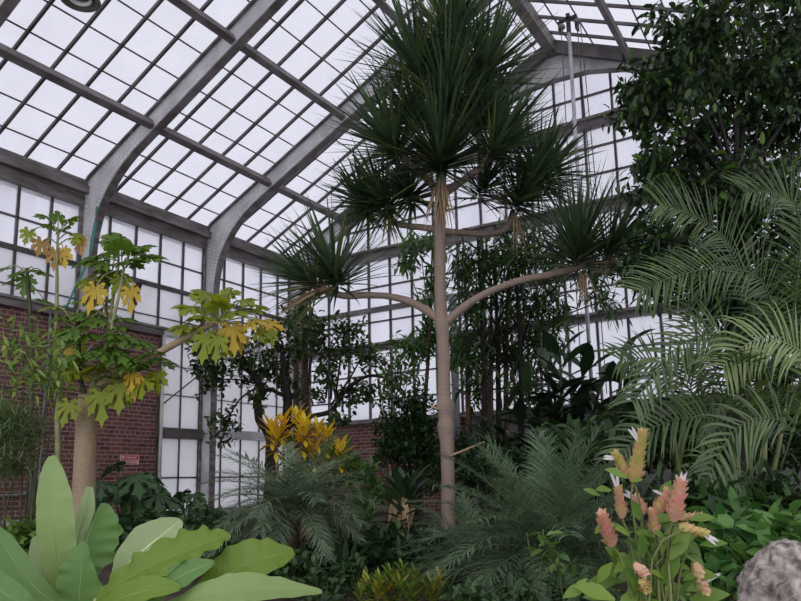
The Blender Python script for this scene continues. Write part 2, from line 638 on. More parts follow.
M['cordyline'] = leaf_mat('dark_strap_leaf', srgb(40, 62, 42), srgb(74, 98, 62), .4, .2)
M['bract'] = leaf_mat('salmon_bract', srgb(236, 184, 172), srgb(226, 198, 160), .6, .35)
M['bract_tan'] = leaf_mat('tan_pink_bract', srgb(226, 180, 158), srgb(214, 196, 140), .6, .35)
M['bract_green'] = leaf_mat('yellow_green_bract', srgb(196, 198, 110), srgb(226, 190, 150), .6, .35)
M['petal'] = leaf_mat('white_petal', srgb(236, 232, 236), srgb(245, 242, 246), .5, .3)
M['shrimp_leaf'] = leaf_mat('bright_ovate_leaf', srgb(84, 122, 50), srgb(130, 160, 66), .45, .35)
M['lush'] = leaf_mat('lush_leaf', srgb(58, 102, 50), srgb(104, 146, 76), .4, .3)
# ------------------------------------------------------------------ the glasshouse
XL, XR, YB, ZE = -10.0, 2.5, 11.8, 4.85
XC = -3.75
SL = 0.48
BAYS = [-1.2, 1.4, 4.0, 6.6, 9.2, 11.8]


def zroof(x):
    return ZE + SL * (x - XL) if x <= XC else ZE + SL * (XR - x)


# ground
mb = MB()
nx, ny = 64, 72
for j in range(ny + 1):
    for i in range(nx + 1):
        x = -10.3 + 13.6 * i / nx
        y = -2.4 + 14.6 * j / ny
        mb.v.append((x, y, ground(x, y)))
for j in range(ny):
    for i in range(nx):
        a = j * (nx + 1) + i
        mb.f.append((a, a + 1, a + nx + 2, a + nx + 1))
        mb.m.append(0)
struct(mb.build('floor', M['soil']))

# brick dado walls
mb = MB()
mb.box(-10.32, -9.97, -1.3, 8.15, -1.5, 2.55)
wl = struct(mb.build('wall_left', M['brickY'], smooth=False))
mb = MB()
mb.box(-10.3, -5.8, 11.72, 12.05, -1.3, 1.1)
wb = struct(mb.build('wall_back', M['brickX'], smooth=False))
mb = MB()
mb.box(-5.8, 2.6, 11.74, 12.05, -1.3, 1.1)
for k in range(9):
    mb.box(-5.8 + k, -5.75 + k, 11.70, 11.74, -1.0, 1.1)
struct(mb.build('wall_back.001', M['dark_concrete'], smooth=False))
mb = MB()
mb.box(-9.97, -9.82, -1.3, 11.7, -1.3, -.46)
struct(mb.build('baseboard_left', M['concrete'], smooth=False))
mb = MB()
mb.box(-10.34, -9.9, -1.3, 8.2, 2.55, 2.69)
mb.box(-10.2, -9.86, -1.3, 9.2, 2.66, 2.70)
struct(mb.build('trim_1', M['beam'], smooth=False))
mb = MB()
mb.box(-10.2, 2.6, 11.62, 12.05, 1.1, 1.18)
struct(mb.build('trim_2', M['beam'], smooth=False))


# window bands on the left wall: glass + bars, one window per bay
def left_window(n, y0, y1, z0, z1, rails, glassm, mw=.018):
    g = MB()
    g.box(-10.06, -10.045, y0, y1, z0, z1)
    o = struct(g.build('window_%d' % n, glassm, smooth=False))
    b = MB()
    for k in range(1, 5):
        y = y0 + .52 * k
        if y < y1 - .05:
            b.box(-10.07, -10.02, y - mw, y + mw, z0, z1)
    for z, h in rails:
        b.box(-10.07, -9.98 if h > .05 else -10.02, y0, y1, z - h / 2, z + h / 2)
    for y in (y0, y1):
        b.box(-10.08, -9.97, y - .045, y + .045, z0, z1)
    b.build('window_frame', M['bar'], o, smooth=False)
    return o


n = 0
for i in range(5):
    y0, y1 = BAYS[i], BAYS[i + 1]
    n += 1
    left_window(n, y0, y1, 3.45, 4.42, [(3.45, .07), (3.93, .025)], M['glass_wall'])
    n += 1
    left_window(n, y0, y1, 2.69, 3.45, [(2.9, .015)], M['glass_white'])
# glazed panels below the sill, right of the brick
for y0, y1 in ((8.2, 9.2), (9.2, 11.8)):
    n += 1
    left_window(n, y0, y1, .95, 2.6, [(1.55, .012), (2.07, .01)], M['glass_panel'], .01)
    n += 1
    left_window(n, y0, y1, -.6, .95, [(.10, .025)], M['glass_panel'], .009)
mb = MB()
mb.box(-10.1, -9.9, 8.16, 9.15, .78, .96)
struct(mb.build('trim_3', M['bar'], smooth=False))
mb = MB()
mb.box(-10.1, -9.9, 9.2, 11.8, .82, .98)
struct(mb.build('trim_4', M['steel'], smooth=False))
mb = MB()
mb.box(-10.15, -9.9, 8.2, 11.8, 2.58, 2.70)
struct(mb.build('trim_5', M['steel'], smooth=False))
# eave beam: gutter with a brown upper lip
mb = MB()
mb.box(-10.2, -9.93, -1.3, 11.8, 4.42, 4.60)
mb.box(-10.2, -9.83, -1.3, 11.8, 4.60, 4.72)
mb.box(-10.2, -9.88, -1.3, 11.8, 4.72, 4.83)
struct(mb.build('trim_6', M['beam'], smooth=False))
mb = MB()
mb.box(2.35, 2.7, -1.3, 11.8, 4.42, 4.83)
struct(mb.build('trim_7', M['beam'], smooth=False))

# back gable: bands of glass
MULL = [-3.36 + .52 * k for k in range(-12, 12)]


def back_window(n, z0, z1, gm, lines):
    g = MB()
    if z1 is None:
        pts = [(XL, 11.86, z0), (XR, 11.86, z0), (XR, 11.86, ZE - .02), (XC, 11.86, zroof(XC) - .02), (XL, 11.86, ZE - .02)]
        g.prism(pts, (0, 0, 0), (0, .015, 0))
    else:
        g.box(XL, XR, 11.86, 11.875, z0, z1)
    o = struct(g.build('window_%d' % n, gm, smooth=False))
    b = MB()
    for x in MULL:
        top = (zroof(x) - .05) if z1 is None else z1
        b.box(x - .018, x + .018, 11.82, 11.88, z0, top)
    for z in lines:
        if z < ZE - .1:
            xa, xb = XL, XR
        else:
            xa = XL + (z - ZE) / SL + .1
            xb = XR - (z - ZE) / SL - .1
        b.box(xa, xb, 11.82, 11.88, z - .014, z + .014)
    b.build('window_frame', M['bar'], o, smooth=False)
    return o


n += 1
back_window(n, 1.18, 2.58, M['glass_wall'], [1.58, 2.08])
n += 1
back_window(n, 2.7, 4.5, M['glass_wall'], [3.18, 3.91])
n += 1
back_window(n, 4.65, None, M['glass_wall'], [5.2, 5.71, 6.7, 7.2])
for k, (z0, z1) in enumerate(((2.57, 2.71), (3.38, 3.46), (4.47, 4.68), (6.05, 6.22))):
    mb = MB()
    xa, xb = (XL, XR) if z1 < ZE else (XL + (z1 - ZE) / SL, XR - (z1 - ZE) / SL)
    mb.box(xa, xb, 11.72, 11.9, z0, z1)
    if k != 1:
        mb.box(xa, xb, 11.66, 11.72, z1 - .05, z1)
    struct(mb.build('trim_%d' % (8 + k), M['beam'], smooth=False))

# roof slopes
SN = math.hypot(1, SL)
LAPS = [.42, .93, 1.45, 1.96, 2.45, 2.98, 3.5, 4.02, 4.55, 5.07, 5.6, 6.13, 6.6]
PURL = [-8.36, -6.7, -5.1]
for side in (0, 1):
    g = MB()
    xa, xb = (XL - .15, XC) if side == 0 else (XR + .15, XC)
    za = zroof(xa) if side == 0 else ZE - SL * .15
    za = ZE - SL * .15
    zb = zroof(XC)
    g.prism([(xa, -1.3, za), (xb, -1.3, zb), (xb, -1.3, zb + .015), (xa, -1.3, za + .015)], (0, 0, 0), (0, 13.2, 0))
    ce = struct(g.build('ceiling' if side == 0 else 'ceiling.001', M['glass_roof'], smooth=False))
    b = MB()
    up = V((-SL, 0, 1)) if side == 0 else V((SL, 0, 1))
    x0 = XL if side == 0 else XR
    for i in range(5):
        for k in range(0, 5):
            y = BAYS[i] + .52 * k
            if y < -1.25:
                continue
            b.bar((x0, y, ZE - .025), (XC, y, zroof(XC) - .025), .036, .05, up)
    sg = 1 if side == 0 else -1
    for s_ in LAPS:
        x = x0 + sg * s_ / SN
        b.bar((x, -1.3, zroof(x) - .012), (x, 11.8, zroof(x) - .012), .018, .018, up)
    b.build('glazing_bar', M['bar'], ce, smooth=False)
    for x in PURL:
        xx = x if side == 0 else 2 * XC - x
        b = MB()
        zz = zroof(xx) - .27
        b.bar((xx, -1.3, zz), (xx, 11.75, zz), .05, .12, up)
        b.bar((xx, -1.3, zz - .06), (xx, 11.75, zz - .06), .1, .025, up)
        b.build('purlin', M['beam'], ce, smooth=False)
mb = MB()
mb.box(XC - .06, XC + .06, -1.3, 11.8, zroof(XC) - .32, zroof(XC) - .03)
mb.box(XC - .09, XC + .09, -1.3, 11.8, zroof(XC) - .35, zroof(XC) - .32)
struct(mb.build('trim_12', M['beam'], smooth=False))


# arched ribs: column, curved haunch, rafter, mirrored over the ridge
def rib(n, y, apex):
    outer, inner = [], []
    # left half, from the column foot to the ridge
    foot = 2.66 if y < 8.15 else -.8
    outer.append((-9.96, foot))
    inner.append((-9.70, foot))
    outer.append((-9.96, 3.55))
    inner.append((-9.70, 3.55))
    ra = lambda x: zroof(x) - .42
    # haunch: quadratic curve from the column face to the rafter's underside
    p0, p1, p2 = V((-9.70, 0, 3.55)), V((-9.66, 0, 4.62)), V((-8.55, 0, ra(-8.55)))
    for k in range(1, 11):
        t = k / 10
        q = p0 * (1 - t) ** 2 + p1 * (2 * t * (1 - t)) + p2 * t * t
        inner.append((q.x, q.z))
        ox = -9.96 + max(0, (t - .55) / .45) * 1.2
        outer.append((ox, min(zroof(ox) - .06, 3.55 + 2.4 * t)))
    for k in range(1, 9):
        x = -8.55 + (XC + 8.55) * k / 8
        zi = ra(x)
        dx = x - XC
        zi = min(zi, apex - .10 * dx * dx) if abs(dx) < 2.6 else zi
        inner.append((x, zi))
        ox = -8.76 + (XC + 8.76) * k / 8
        outer.append((ox, zroof(ox) - .06))
    hw = .035
    web, fl = MB(), MB()
    full_o = outer + [(2 * XC - x, z) for x, z in reversed(outer[:-1])]
    full_i = inner + [(2 * XC - x, z) for x, z in reversed(inner[:-1])]
    for a in range(len(full_o) - 1):
        (x0, z0), (x1, z1), (x2, z2), (x3, z3) = full_o[a], full_o[a + 1], full_i[a + 1], full_i[a]
        web.prism([(x0, y - hw, z0), (x1, y - hw, z1), (x2, y - hw, z2), (x3, y - hw, z3)], (0, 0, 0), (0, 2 * hw, 0))
        fl.bar((x0, y, z0), (x1, y, z1), .17, .03, V((x0 - x3, 0, z0 - z3 + 1e-6)))
        fl.bar((x3, y, z3), (x2, y, z2), .13, .025, V((x0 - x3, 0, z0 - z3 + 1e-6)))
    o = struct(web.build('trim_%d' % n, M['steel'], smooth=False))
    fl.build('flange', M['beam'], o, smooth=False)
    rv = MB()
    for a in range(2, len(inner) - 1):
        if a in (14, 15, 17, 18) and apex > 7.2:
            continue
        for fr in (.0, .33, .66):
            for lat in (.2, .5, .8):
                xi = inner[a][0] + (inner[a + 1][0] - inner[a][0]) * fr
                zi = inner[a][1] + (inner[a + 1][1] - inner[a][1]) * fr
                xo = outer[a][0] + (outer[a + 1][0] - outer[a][0]) * fr
                zo = outer[a][1] + (outer[a + 1][1] - outer[a][1]) * fr
                x = xi + (xo - xi) * lat
                z = zi + (zo - zi) * lat
                for mx in ((x, 2 * XC - x) if apex < 7.2 else (x,)):
                    rv.box(mx - .012, mx + .012, y - hw - .008, y - hw, z - .012, z + .012)
    rv.build('rivets', M['rivet'], o, smooth=False)


for k, y in enumerate(BAYS[:-1]):
    rib(13 + k, y if y > 0 else -1.2, 7.32)
rib(18, 11.62, 7.05)
# dark boarding under the glass at the gable
mb = MB()
for xa, xb in ((XL + 1.5, XC), (2 * XC - XL - 1.5, XC)):
    for k, (dz, w) in enumerate(((.14, .12), (.27, .12))):
        mb.bar((xa, 11.48 - .02 * k, zroof(xa) - dz), (xb, 11.48 - .02 * k, zroof(xb) - dz), .08, w, Z)
struct(mb.build('trim_19', M['bar'], smooth=False))

# ------------------------------------------------------------------ fixtures
# pendant lamp high up in the roof
lp = P(80, 0, 6.0)
t = thing('pendant_lamp', lp, 'round grey pendant lamp hanging high under the sloping glass roof', 'lamp')
mb = MB()
mb.lathe([(.02, .26), (.05, .25), (.06, .16), (.10, .12), (.15, .03), (.165, 0), (.155, 0), (.13, .02), (.085, .05)], lp, 28)
mb.build('lamp_shade', M['lamp_metal'], t)
mb = MB()
mb.lathe([(.092, .005), (.092, .05), (.075, .05), (.075, .008), (.092, .005)], lp, 24)
mb.build('rim', M['rivet'], t)
mb = MB()
mb.lathe([(.0, .025), (.06, .03), (.076, .045), (.0, .055)], lp, 20)
mb.build('lens', M['lamp_lens'], t)
mb = MB()
mb.tube([lp + V((0, 0, .24)), V((lp.x, lp.y, zroof(lp.x) - .02))], .008, 6)
mb.build('hanging_rod', M['black'], t)

# pole with pulleys at the gable
px_ = -3.15
PY_ = 10.6
t = thing('opener_pole', (px_, PY_, -.6), 'slim pale metal pole with pulleys rising to the roof ridge', 'pole')
mb = MB()
mb.tube([(px_, PY_, -.75), (px_, PY_, 7.5)], .03, 10)
mb.build('pole', M['galv'], t)
mb = MB()
mb.box(px_ - .15, px_ + .15, PY_ - .03, PY_ + .03, 7.43, 7.47)
mb.box(px_ - .03, px_ + .03, PY_ - .03, PY_ + .03, 7.2, 7.54)
mb.box(px_ - .16, px_ - .13, PY_ - .06, PY_ + .06, 7.26, 7.42)
mb.box(px_ + .12, px_ + .16, PY_ - .06, PY_ + .06, 7.2, 7.42)
mb.build('bracket', M['black'], t, smooth=False)
for dx in (-.1, .16):
    mb = MB()
    c = V((px_ + dx, PY_ - .04, 7.32))
    mb.tube([c + V((0, -.03, 0)), c + V((0, .03, 0))], .05, 14)
    mb.build('pulley', M['lamp_metal'], t)
for dx, zb in ((-.13, 1.4), (.2, 1.2), (.27, 3.0)):
    mb = MB()
    mb.tube([(px_ + dx * .8, PY_ - .07, 7.3), (px_ + dx, PY_ - .05, 5), (px_ + dx * 1.1, PY_, zb)], .008, 5)
    mb.build('rope', M['bar'], t)

# warning sign on the brick
t = thing('warning_sign', (-9.96, 7.55, .13), 'small red and white warning sign on the brick wall', 'sign')
r0, r1 = V((F_AX + R_AX * ((120.5 - PX) / FPX) - U_AX * ((454.5 - PY) / FPX))), V((F_AX + R_AX * ((138.5 - PX) / FPX) - U_AX * ((464.5 - PY) / FPX)))
r0 = r0 * (-9.96 / r0.x)
r1 = r1 * (-9.96 / r1.x)
ya, yb, zt, zb = r0.y, r1.y, r0.z, r1.z
mb = MB()
mb.box(-9.97, -9.955, ya, yb, zb, zt)
mb.build('sign_panel', M['white'], t, smooth=False)
mb = MB()
h = zt - zb
mb.box(-9.956, -9.952, ya + .012, yb - .012, zb + .5 * h, zt - .06 * h)
mb.build('header_band', M['red'], t, smooth=False)
mb = MB()
w = yb - ya
xs = ya + .06 * w
mb.box(-9.953, -9.949, xs, xs + .14 * w, zb + .6 * h, zt - .16 * h)
xs += .22 * w
for k in range(6):
    mb.box(-9.953, -9.949, xs + k * .1 * w, xs + (k * .1 + .065) * w, zb + .62 * h, zt - .2 * h)
mb.build('header_lettering', M['white'], t, smooth=False)
mb = MB()
for row in range(3):
    yy = ya + .06 * w
    rg = random.Random(row)
    while yy < yb - .12 * w:
        l = rg.uniform(.06, .16) * w
        mb.box(-9.956, -9.952, yy, yy + l, zb + (.08 + row * .14) * h, zb + (.15 + row * .14) * h)
        yy += l + .03 * w
mb.build('fine_lettering', M['red'], t, smooth=False)

# pipes
mb = MB()
mb.tube([(-9.9, 8.2, -.55), (-9.9, 8.2, 2.56)], .03, 10)
tag(mb.build('downpipe', M['white_pipe']), 'thin off-white vertical pipe at the end of the brick wall', 'pipe')
mb = MB()
mb.tube([(-9.93, 2.6, -.12), (-9.93, 5.7, -.12), (-9.93, 5.95, -.1), (-9.93, 6.05, .0), (-9.93, 6.08, .2), (-9.93, 6.1, 1.7), (-9.93, 6.1, 2.6)], .02, 8)
tag(mb.build('conduit', M['grey_pipe']), 'thin grey conduit bending up the brick wall behind the papaya', 'conduit')
gpip = V((-5.65, 11.6, 0))
mb = MB()
mb.tube([(-5.95, 11.55, -.65), (-5.95, 11.55, 3.4)], .075, 12)
tag(mb.build('standpipe', M['grey_pipe']), 'grey vertical pipe before the back wall right of the ringed trunk', 'pipe')
# window arm and brace on the left wall
mb = MB()
mb.prism([(-9.98, 7.62, 3.38), (-9.86, 7.62, 3.38), (-9.97, 7.62, 3.05)], (0, 0, 0), (0, .05, 0))
mb.bar((-9.98, 7.64, 3.0), (-9.98, 7.64, 3.4), .04, .04)
tag(mb.build('window_bracket', M['black'], smooth=False), 'small black triangular bracket under the upper window rail', 'bracket')
mb = MB()
mb.tube([(-9.97, 8.26, 1.35), (-9.97, 9.15, 2.02)], .014, 6)
tag(mb.build('brace_rod', M['bar']), 'thin diagonal rod across the white panel beside the brick wall', 'rod')
# teal hoses
mb = MB()
hk = lambda x, y, X: (lambda r: r * (X / r.x))(P(x, y, 1))
a = [hk(97, 207, -9.6), hk(96, 218, -9.6), hk(93, 240, -9.62), hk(90, 256, -9.66), hk(84, 270, -9.72), hk(76, 286, -9.78), hk(67, 306, -9.84)]
a.append(V((a[-1].x - .02, a[-1].y - .02, 2.71)))
mb.tube(spline(a, 5), .018, 7)
b_ = [hk(97, 207, -9.6), hk(99, 212, -9.58), hk(97, 222, -9.6), hk(94, 236, -9.62)]
mb.tube(spline(b_, 5), .016, 7)
tag(mb.build('garden_hose', M['teal']), 'teal hose looped high on the grey column behind the papaya', 'hose')
# ------------------------------------------------------------------ plant builders
def up_depth(y, d0, y0=560):
    """depth of a point above a plant's foot, for an upright plant"""
    return d0 * (1 + (y0 - y) / FPX * .165)


def PT(x, y, d0, y0=560):
    return P(x, y, up_depth(y, d0, y0))


def rosette(c, axis, n, L, W, rng, spread=115, droop=.12, inner=5, base=.12, seg=4):
    """a head of sword leaves"""
    mb = MB()
    axis = axis.normalized()
    a1 = axis.cross(V((.3, .8, .2))).normalized()
    a2 = axis.cross(a1)
    for k in range(n):
        t = (k + .5) / n
        th = math.radians(inner + (spread - inner) * t ** .6 + rng.uniform(-8, 8))
        ph = k * 2.39996 + rng.uniform(-.25, .25)
        rad = a1 * math.cos(ph) + a2 * math.sin(ph)
        d = (axis * math.cos(th) + rad * math.sin(th)).normalized()
        nn = (axis * math.sin(th) - rad * math.cos(th))
        b = c + axis * (base * (1 - 1.6 * t)) + rad * .03
        l = L * rng.uniform(.78, 1.08) * (1 - .12 * t)
        mb.strap(b, d, nn, l, W * rng.uniform(.8, 1.1), seg=seg, droop=droop * (0.3 + t * 1.2) * rng.uniform(.3, 1.5), fold=.45, w0=.75, pk=.25, tip=1.25)
    return mb


def blob_foliage(mb, blobs, twigs, L, W, rng, per=7, tl=.3, up=.1, fold=.25, droop=.15, twig_mb=None, strap=False, hang=.0, shell=.55):
    """leafy twigs filling ellipsoids: (centre, rx along the view's right, ry up, rz in depth)"""
    tot = sum((rx * ry + rx * rz + ry * rz) for _, rx, ry, rz in blobs)
    for c, rx, ry, rz in blobs:
        k = max(2, int(twigs * (rx * ry + rx * rz + ry * rz) / tot))
        for _ in range(k):
            v = rdir(rng)
            r = rng.random() ** shell
            o = c + R_AX * (v.x * rx * r) + U_AX * (v.y * ry * r) + F_AX * (v.z * rz * r)
            out = (R_AX * v.x + U_AX * v.y + F_AX * v.z)
            d = (out * .8 + rdir(rng) * .8 + Z * (up - hang)).normalized()
            s = o - d * (tl * .6)
            e = o + d * (tl * .4) - Z * (hang * tl * .3)
            if twig_mb is not None:
                twig_mb.tube([s, (s + e) / 2, e], [.004, .003, .002], 3, cap=False)
            for j in range(per):
                t = (j + .7) / per
                p = s.lerp(e, t)
                ph = j * 2.4 + rng.random()
                a1 = d.cross(V((.2, .3, .9))).normalized()
                a2 = d.cross(a1)
                ld = (d * rng.uniform(.2, .9) + a1 * math.cos(ph) + a2 * math.sin(ph) - Z * hang + Z * up * .5).normalized()
                nn = (Z + rdir(rng) * .6).normalized()
                if strap:
                    mb.strap(p, ld, nn, L * rng.uniform(.7, 1.15), W * rng.uniform(.8, 1.1), seg=3, droop=droop, fold=fold, w0=.15, pk=.4, tip=1.6)
                else:
                    mb.diamond(p, ld, nn, L * rng.uniform(.65, 1.15), W * rng.uniform(.8, 1.15), fold, droop)


def blob(px, py, d, rxp, ryp, rz=None):
    s = d / FPX
    return (P(px, py, d), rxp * s, ryp * s, rz if rz is not None else (rxp + ryp) / 2 * s)


# ------------------------------------------------------------------ the branched screw pine
rng = random.Random(11)
D0 = 7.0
base = gp(449, D0)
t = thing('screw_pine', base, 'tall screw pine with ringed trunk, side branches and spiky sword-leaf heads', 'tree')
mb = MB()
pth = [base - Z * .12, base] + [PT(x, y, D0) for x, y in ((449, 540), (448, 505), (448, 470), (447, 440), (446, 426), (446, 418), (445, 405), (444, 398), (444, 370), (443, 340), (442, 322), (441, 312), (440, 280), (440, 240), (440, 205), (442, 160), (446, 110), (450, 60))]
rad = [.10, .09, .078, .07, .068, .07, .09, .072, .096, .07, .065, .064, .08, .066, .06, .058, .06, .056, .05, .04]
pts = spline(pth, 4)
mb.tube(pts, resample(rad, len(pts)), 14, wob=.1)
mb.build('trunk', M['trunk_screw'], t)


def sp_branch(pp, rr):
    mb = MB()
    q = spline([PT(x, y, D0) + F_AX * dz for x, y, dz in pp], 5)
    mb.tube(q, resample(rr, len(q)), 9, wob=.15)
    return mb.build('branch', M['trunk_screw'], t)


sp_branch([(442, 322, 0), (428, 311, .05), (410, 301, .1), (388, 295, .15), (365, 294, .15), (345, 295, .12), (328, 291, .1), (318, 287, .1)], [.05, .044, .04, .036, .036, .036, .04, .05])
sp_branch([(444, 324, 0), (458, 312, -.05), (476, 299, -.1), (500, 288, -.15), (525, 281, -.2), (548, 277, -.25), (572, 270, -.3), (584, 262, -.3)], [.05, .044, .04, .037, .036, .038, .042, .05])
sp_branch([(440, 230, 0), (425, 226, .1), (408, 222, .2), (395, 218, .25), (386, 208, .25)], [.04, .036, .034, .036, .04])
sp_branch([(441, 231, 0), (462, 230, .15), (490, 229, .3), (510, 223, .35), (520, 206, .35)], [.04, .034, .032, .034, .04])
sp_branch([(441, 195, 0), (425, 178, -.05), (408, 165, -.1), (400, 150, -.1)], [.045, .04, .038, .04])
sp_branch([(443, 195, 0), (462, 182, -.05), (482, 168, -.1), (492, 150, -.1)], [.045, .04, .038, .04])

heads = [
    # px, py, depth shift, axis (right, up, toward), n, length, spread, droop
    (452, 40, 0, (.05, 1, .1), 150, 1.0, 80, .04),
    (420, 78, -.05, (-.3, 1, .25), 130, 1.0, 84, .05),
    (480, 80, -.05, (.32, 1, .2), 130, 1.0, 84, .05),
    (446, 112, -.1, (-.02, 1, .4), 170, 1.05, 88, .06),
    (440, 168, -.12, (.0, .9, .5), 190, 1.05, 92, .08),
    (398, 156, -.1, (-.5, .9, .3), 150, .92, 92, .08),
    (490, 156, -.1, (.55, .9, .25), 150, .94, 92, .08),
    (418, 120, .2, (-.3, .9, 0), 110, 1.0, 86, .06),
    (474, 120, .2, (.3, .9, 0), 110, 1.0, 86, .06),
    (450, 80, .25, (0, 1, -.1), 110, 1.0, 86, .06),
    (386, 202, .2, (-.5, .7, .3), 130, .75, 105, .2),
    (412, 196, .1, (-.3, .7, .5), 90, .6, 105, .2),
    (521, 198, .3, (.45, .8, .2), 130, .85, 98, .16),
    (545, 172, .4, (.35, .9, 0), 110, .75, 100, .14),
    (365, 203, .3, (-.4, .9, 0), 80, .6, 110, .2),
    (482, 190, .2, (.3, .8, .2), 80, .6, 100, .15),
    (336, 280, .1, (-.3, .9, .35), 120, .92, 92, .1),
    (314, 284, .15, (-.8, .6, .4), 90, .7, 88, .12),
    (570, 264, -.3, (.05, 1, .3), 120, .95, 86, .1),
    (598, 256, -.3, (.75, .7, .3), 110, .85, 92, .16),
    (545, 168, .4, (.25, .9, 0), 100, .78, 118, .16),
    (365, 203, .3, (-.35, .9, 0), 50, .58, 118, .2),
]
for x, y, dz, ax, nn, L, sp, dr in heads:
    c = PT(x, y, D0) + F_AX * dz
    m_ = rosette(c, camdir(*ax), nn, L, .041, rng, sp, dr, seg=5)
    m_.build('leaf_rosette', M['screw'], t)
# dead leaves folded under the heads
mb = MB()
for x, y, dz, n_, L, ddir in ((440, 186, -.14, 34, .62, (0, -1, .3)), (326, 288, .08, 16, .62, (-1, -.25, .1)), (586, 272, -.3, 14, .62, (1, .1, .1)), (388, 216, .2, 8, .35, (.2, -1, .1)), (520, 212, .3, 8, .4, (.2, -1, .1)), (575, 275, -.3, 8, .45, (.1, -1, .1))):
    c = PT(x, y, D0) + F_AX * dz
    for k in range(n_):
        d = (camdir(*ddir) + rdir(rng) * .33).normalized()
        mb.strap(c + rdir(rng) * .05, d, camdir(0, .3, 1), L * rng.uniform(.6, 1.1), .02, seg=4, droop=.15, fold=.5)
mb.build('dead_leaves', M['dead'], t)['label'] = 'dry straw-coloured hanging leaves'
mb = MB()
q = [PT(x, y, D0) - F_AX * .1 for x, y in ((440, 180), (441, 160), (446, 140), (449, 118), (449, 104))]
mb.tube(spline(q, 4), .012, 6)
mb.build('dry_stalk', M['dead'], t)
for pp, rr in ((((450, 455), (460, 451), (472, 446), (484, 441)), [.016, .012, .01, .008]), (((446, 409), (436, 408), (431, 406)), [.016, .012, .008])):
    mb = MB()
    mb.tube([PT(x, y, D0) - F_AX * .06 for x, y in pp], rr, 6)
    mb.build('dry_stub', M['dead'], t)

# ------------------------------------------------------------------ papayas
rng = random.Random(5)
D0 = 6.8
base = gp(84, D0)
t = thing('papaya_tree', base, 'thick tan-trunked papaya forking into several stems before the brick wall', 'tree')
mb = MB()
pth = [base - Z * .1, base] + [PT(x, y, D0) for x, y in ((83, 520), (84, 490), (85, 460), (86, 430), (87, 408), (88, 395))]
q = spline(pth, 4)
mb.tube(q, resample([.14, .13, .115, .108, .104, .1, .1, .085], len(q)), 14, wob=.06)
mb.build('trunk', M['trunk_papaya'], t)


def stem(pp, rr, mat, parent, d0):
    mb = MB()
    q = spline([PT(x, y, d0) + F_AX * dz for x, y, dz in pp], 5)
    mb.tube(q, resample(rr, len(q)), 8)
    return mb.build('stem', mat, parent)


stem([(88, 402, 0), (95, 378, 0), (104, 350, 0), (110, 318, 0), (115, 285, 0), (119, 262, 0)], [.04, .03, .022, .018, .016, .015], M['stem_pale'], t, D0)
stem([(89, 402, 0), (98, 382, -.1), (112, 340, -.1), (122, 300, -.1), (128, 268, -.1)], [.036, .026, .02, .016, .014], M['stem_pale'], t, D0)
stem([(90, 400, 0), (104, 386, -.1), (125, 374, -.15), (150, 362, -.2), (178, 346, -.2), (205, 332, -.2), (222, 322, -.2)], [.05, .042, .038, .036, .034, .032, .03], M['trunk_papaya'], t, D0)
stem([(86, 400, 0), (81, 380, 0), (79, 350, 0), (78, 322, 0)], [.03, .026, .024, .022], M['stem_dark'], t, D0)


def papaya_leaf(c, tip, L, mat, parent, droop=.35, hang=0.0):
    """leaf stalk from c to tip, and the lobed blade"""
    s = MB()
    mid = c.lerp(tip, .55) + Z * (.05 if hang == 0 else .06)
    s.tube(spline([c, mid, tip], 3), [.007] * 3 + [.006] * 3 + [.005], 5)
    l = MB()
    d = (tip - c)
    d.z *= .4
    if d.length < 1e-3:
        d = camdir(1, 0, 0)
    d.normalize()
    n_ = (Z * (1 - hang) + camdir(rng.uniform(-.3, .3), .1, .55) * (.35 + hang) + rdir(rng) * .2).normalized()
    if hang > .4:
        d = (d * .3 - Z).normalized()
        n_ = camdir(rng.uniform(-.4, .4), .1, 1)
    l.palmate(tip - d * .02, d, n_, L, rng, droop=droop)
    o = l.build('leaf', mat, parent)
    s.build('leaf_stalk', M['stem_pale'], o)
    return o


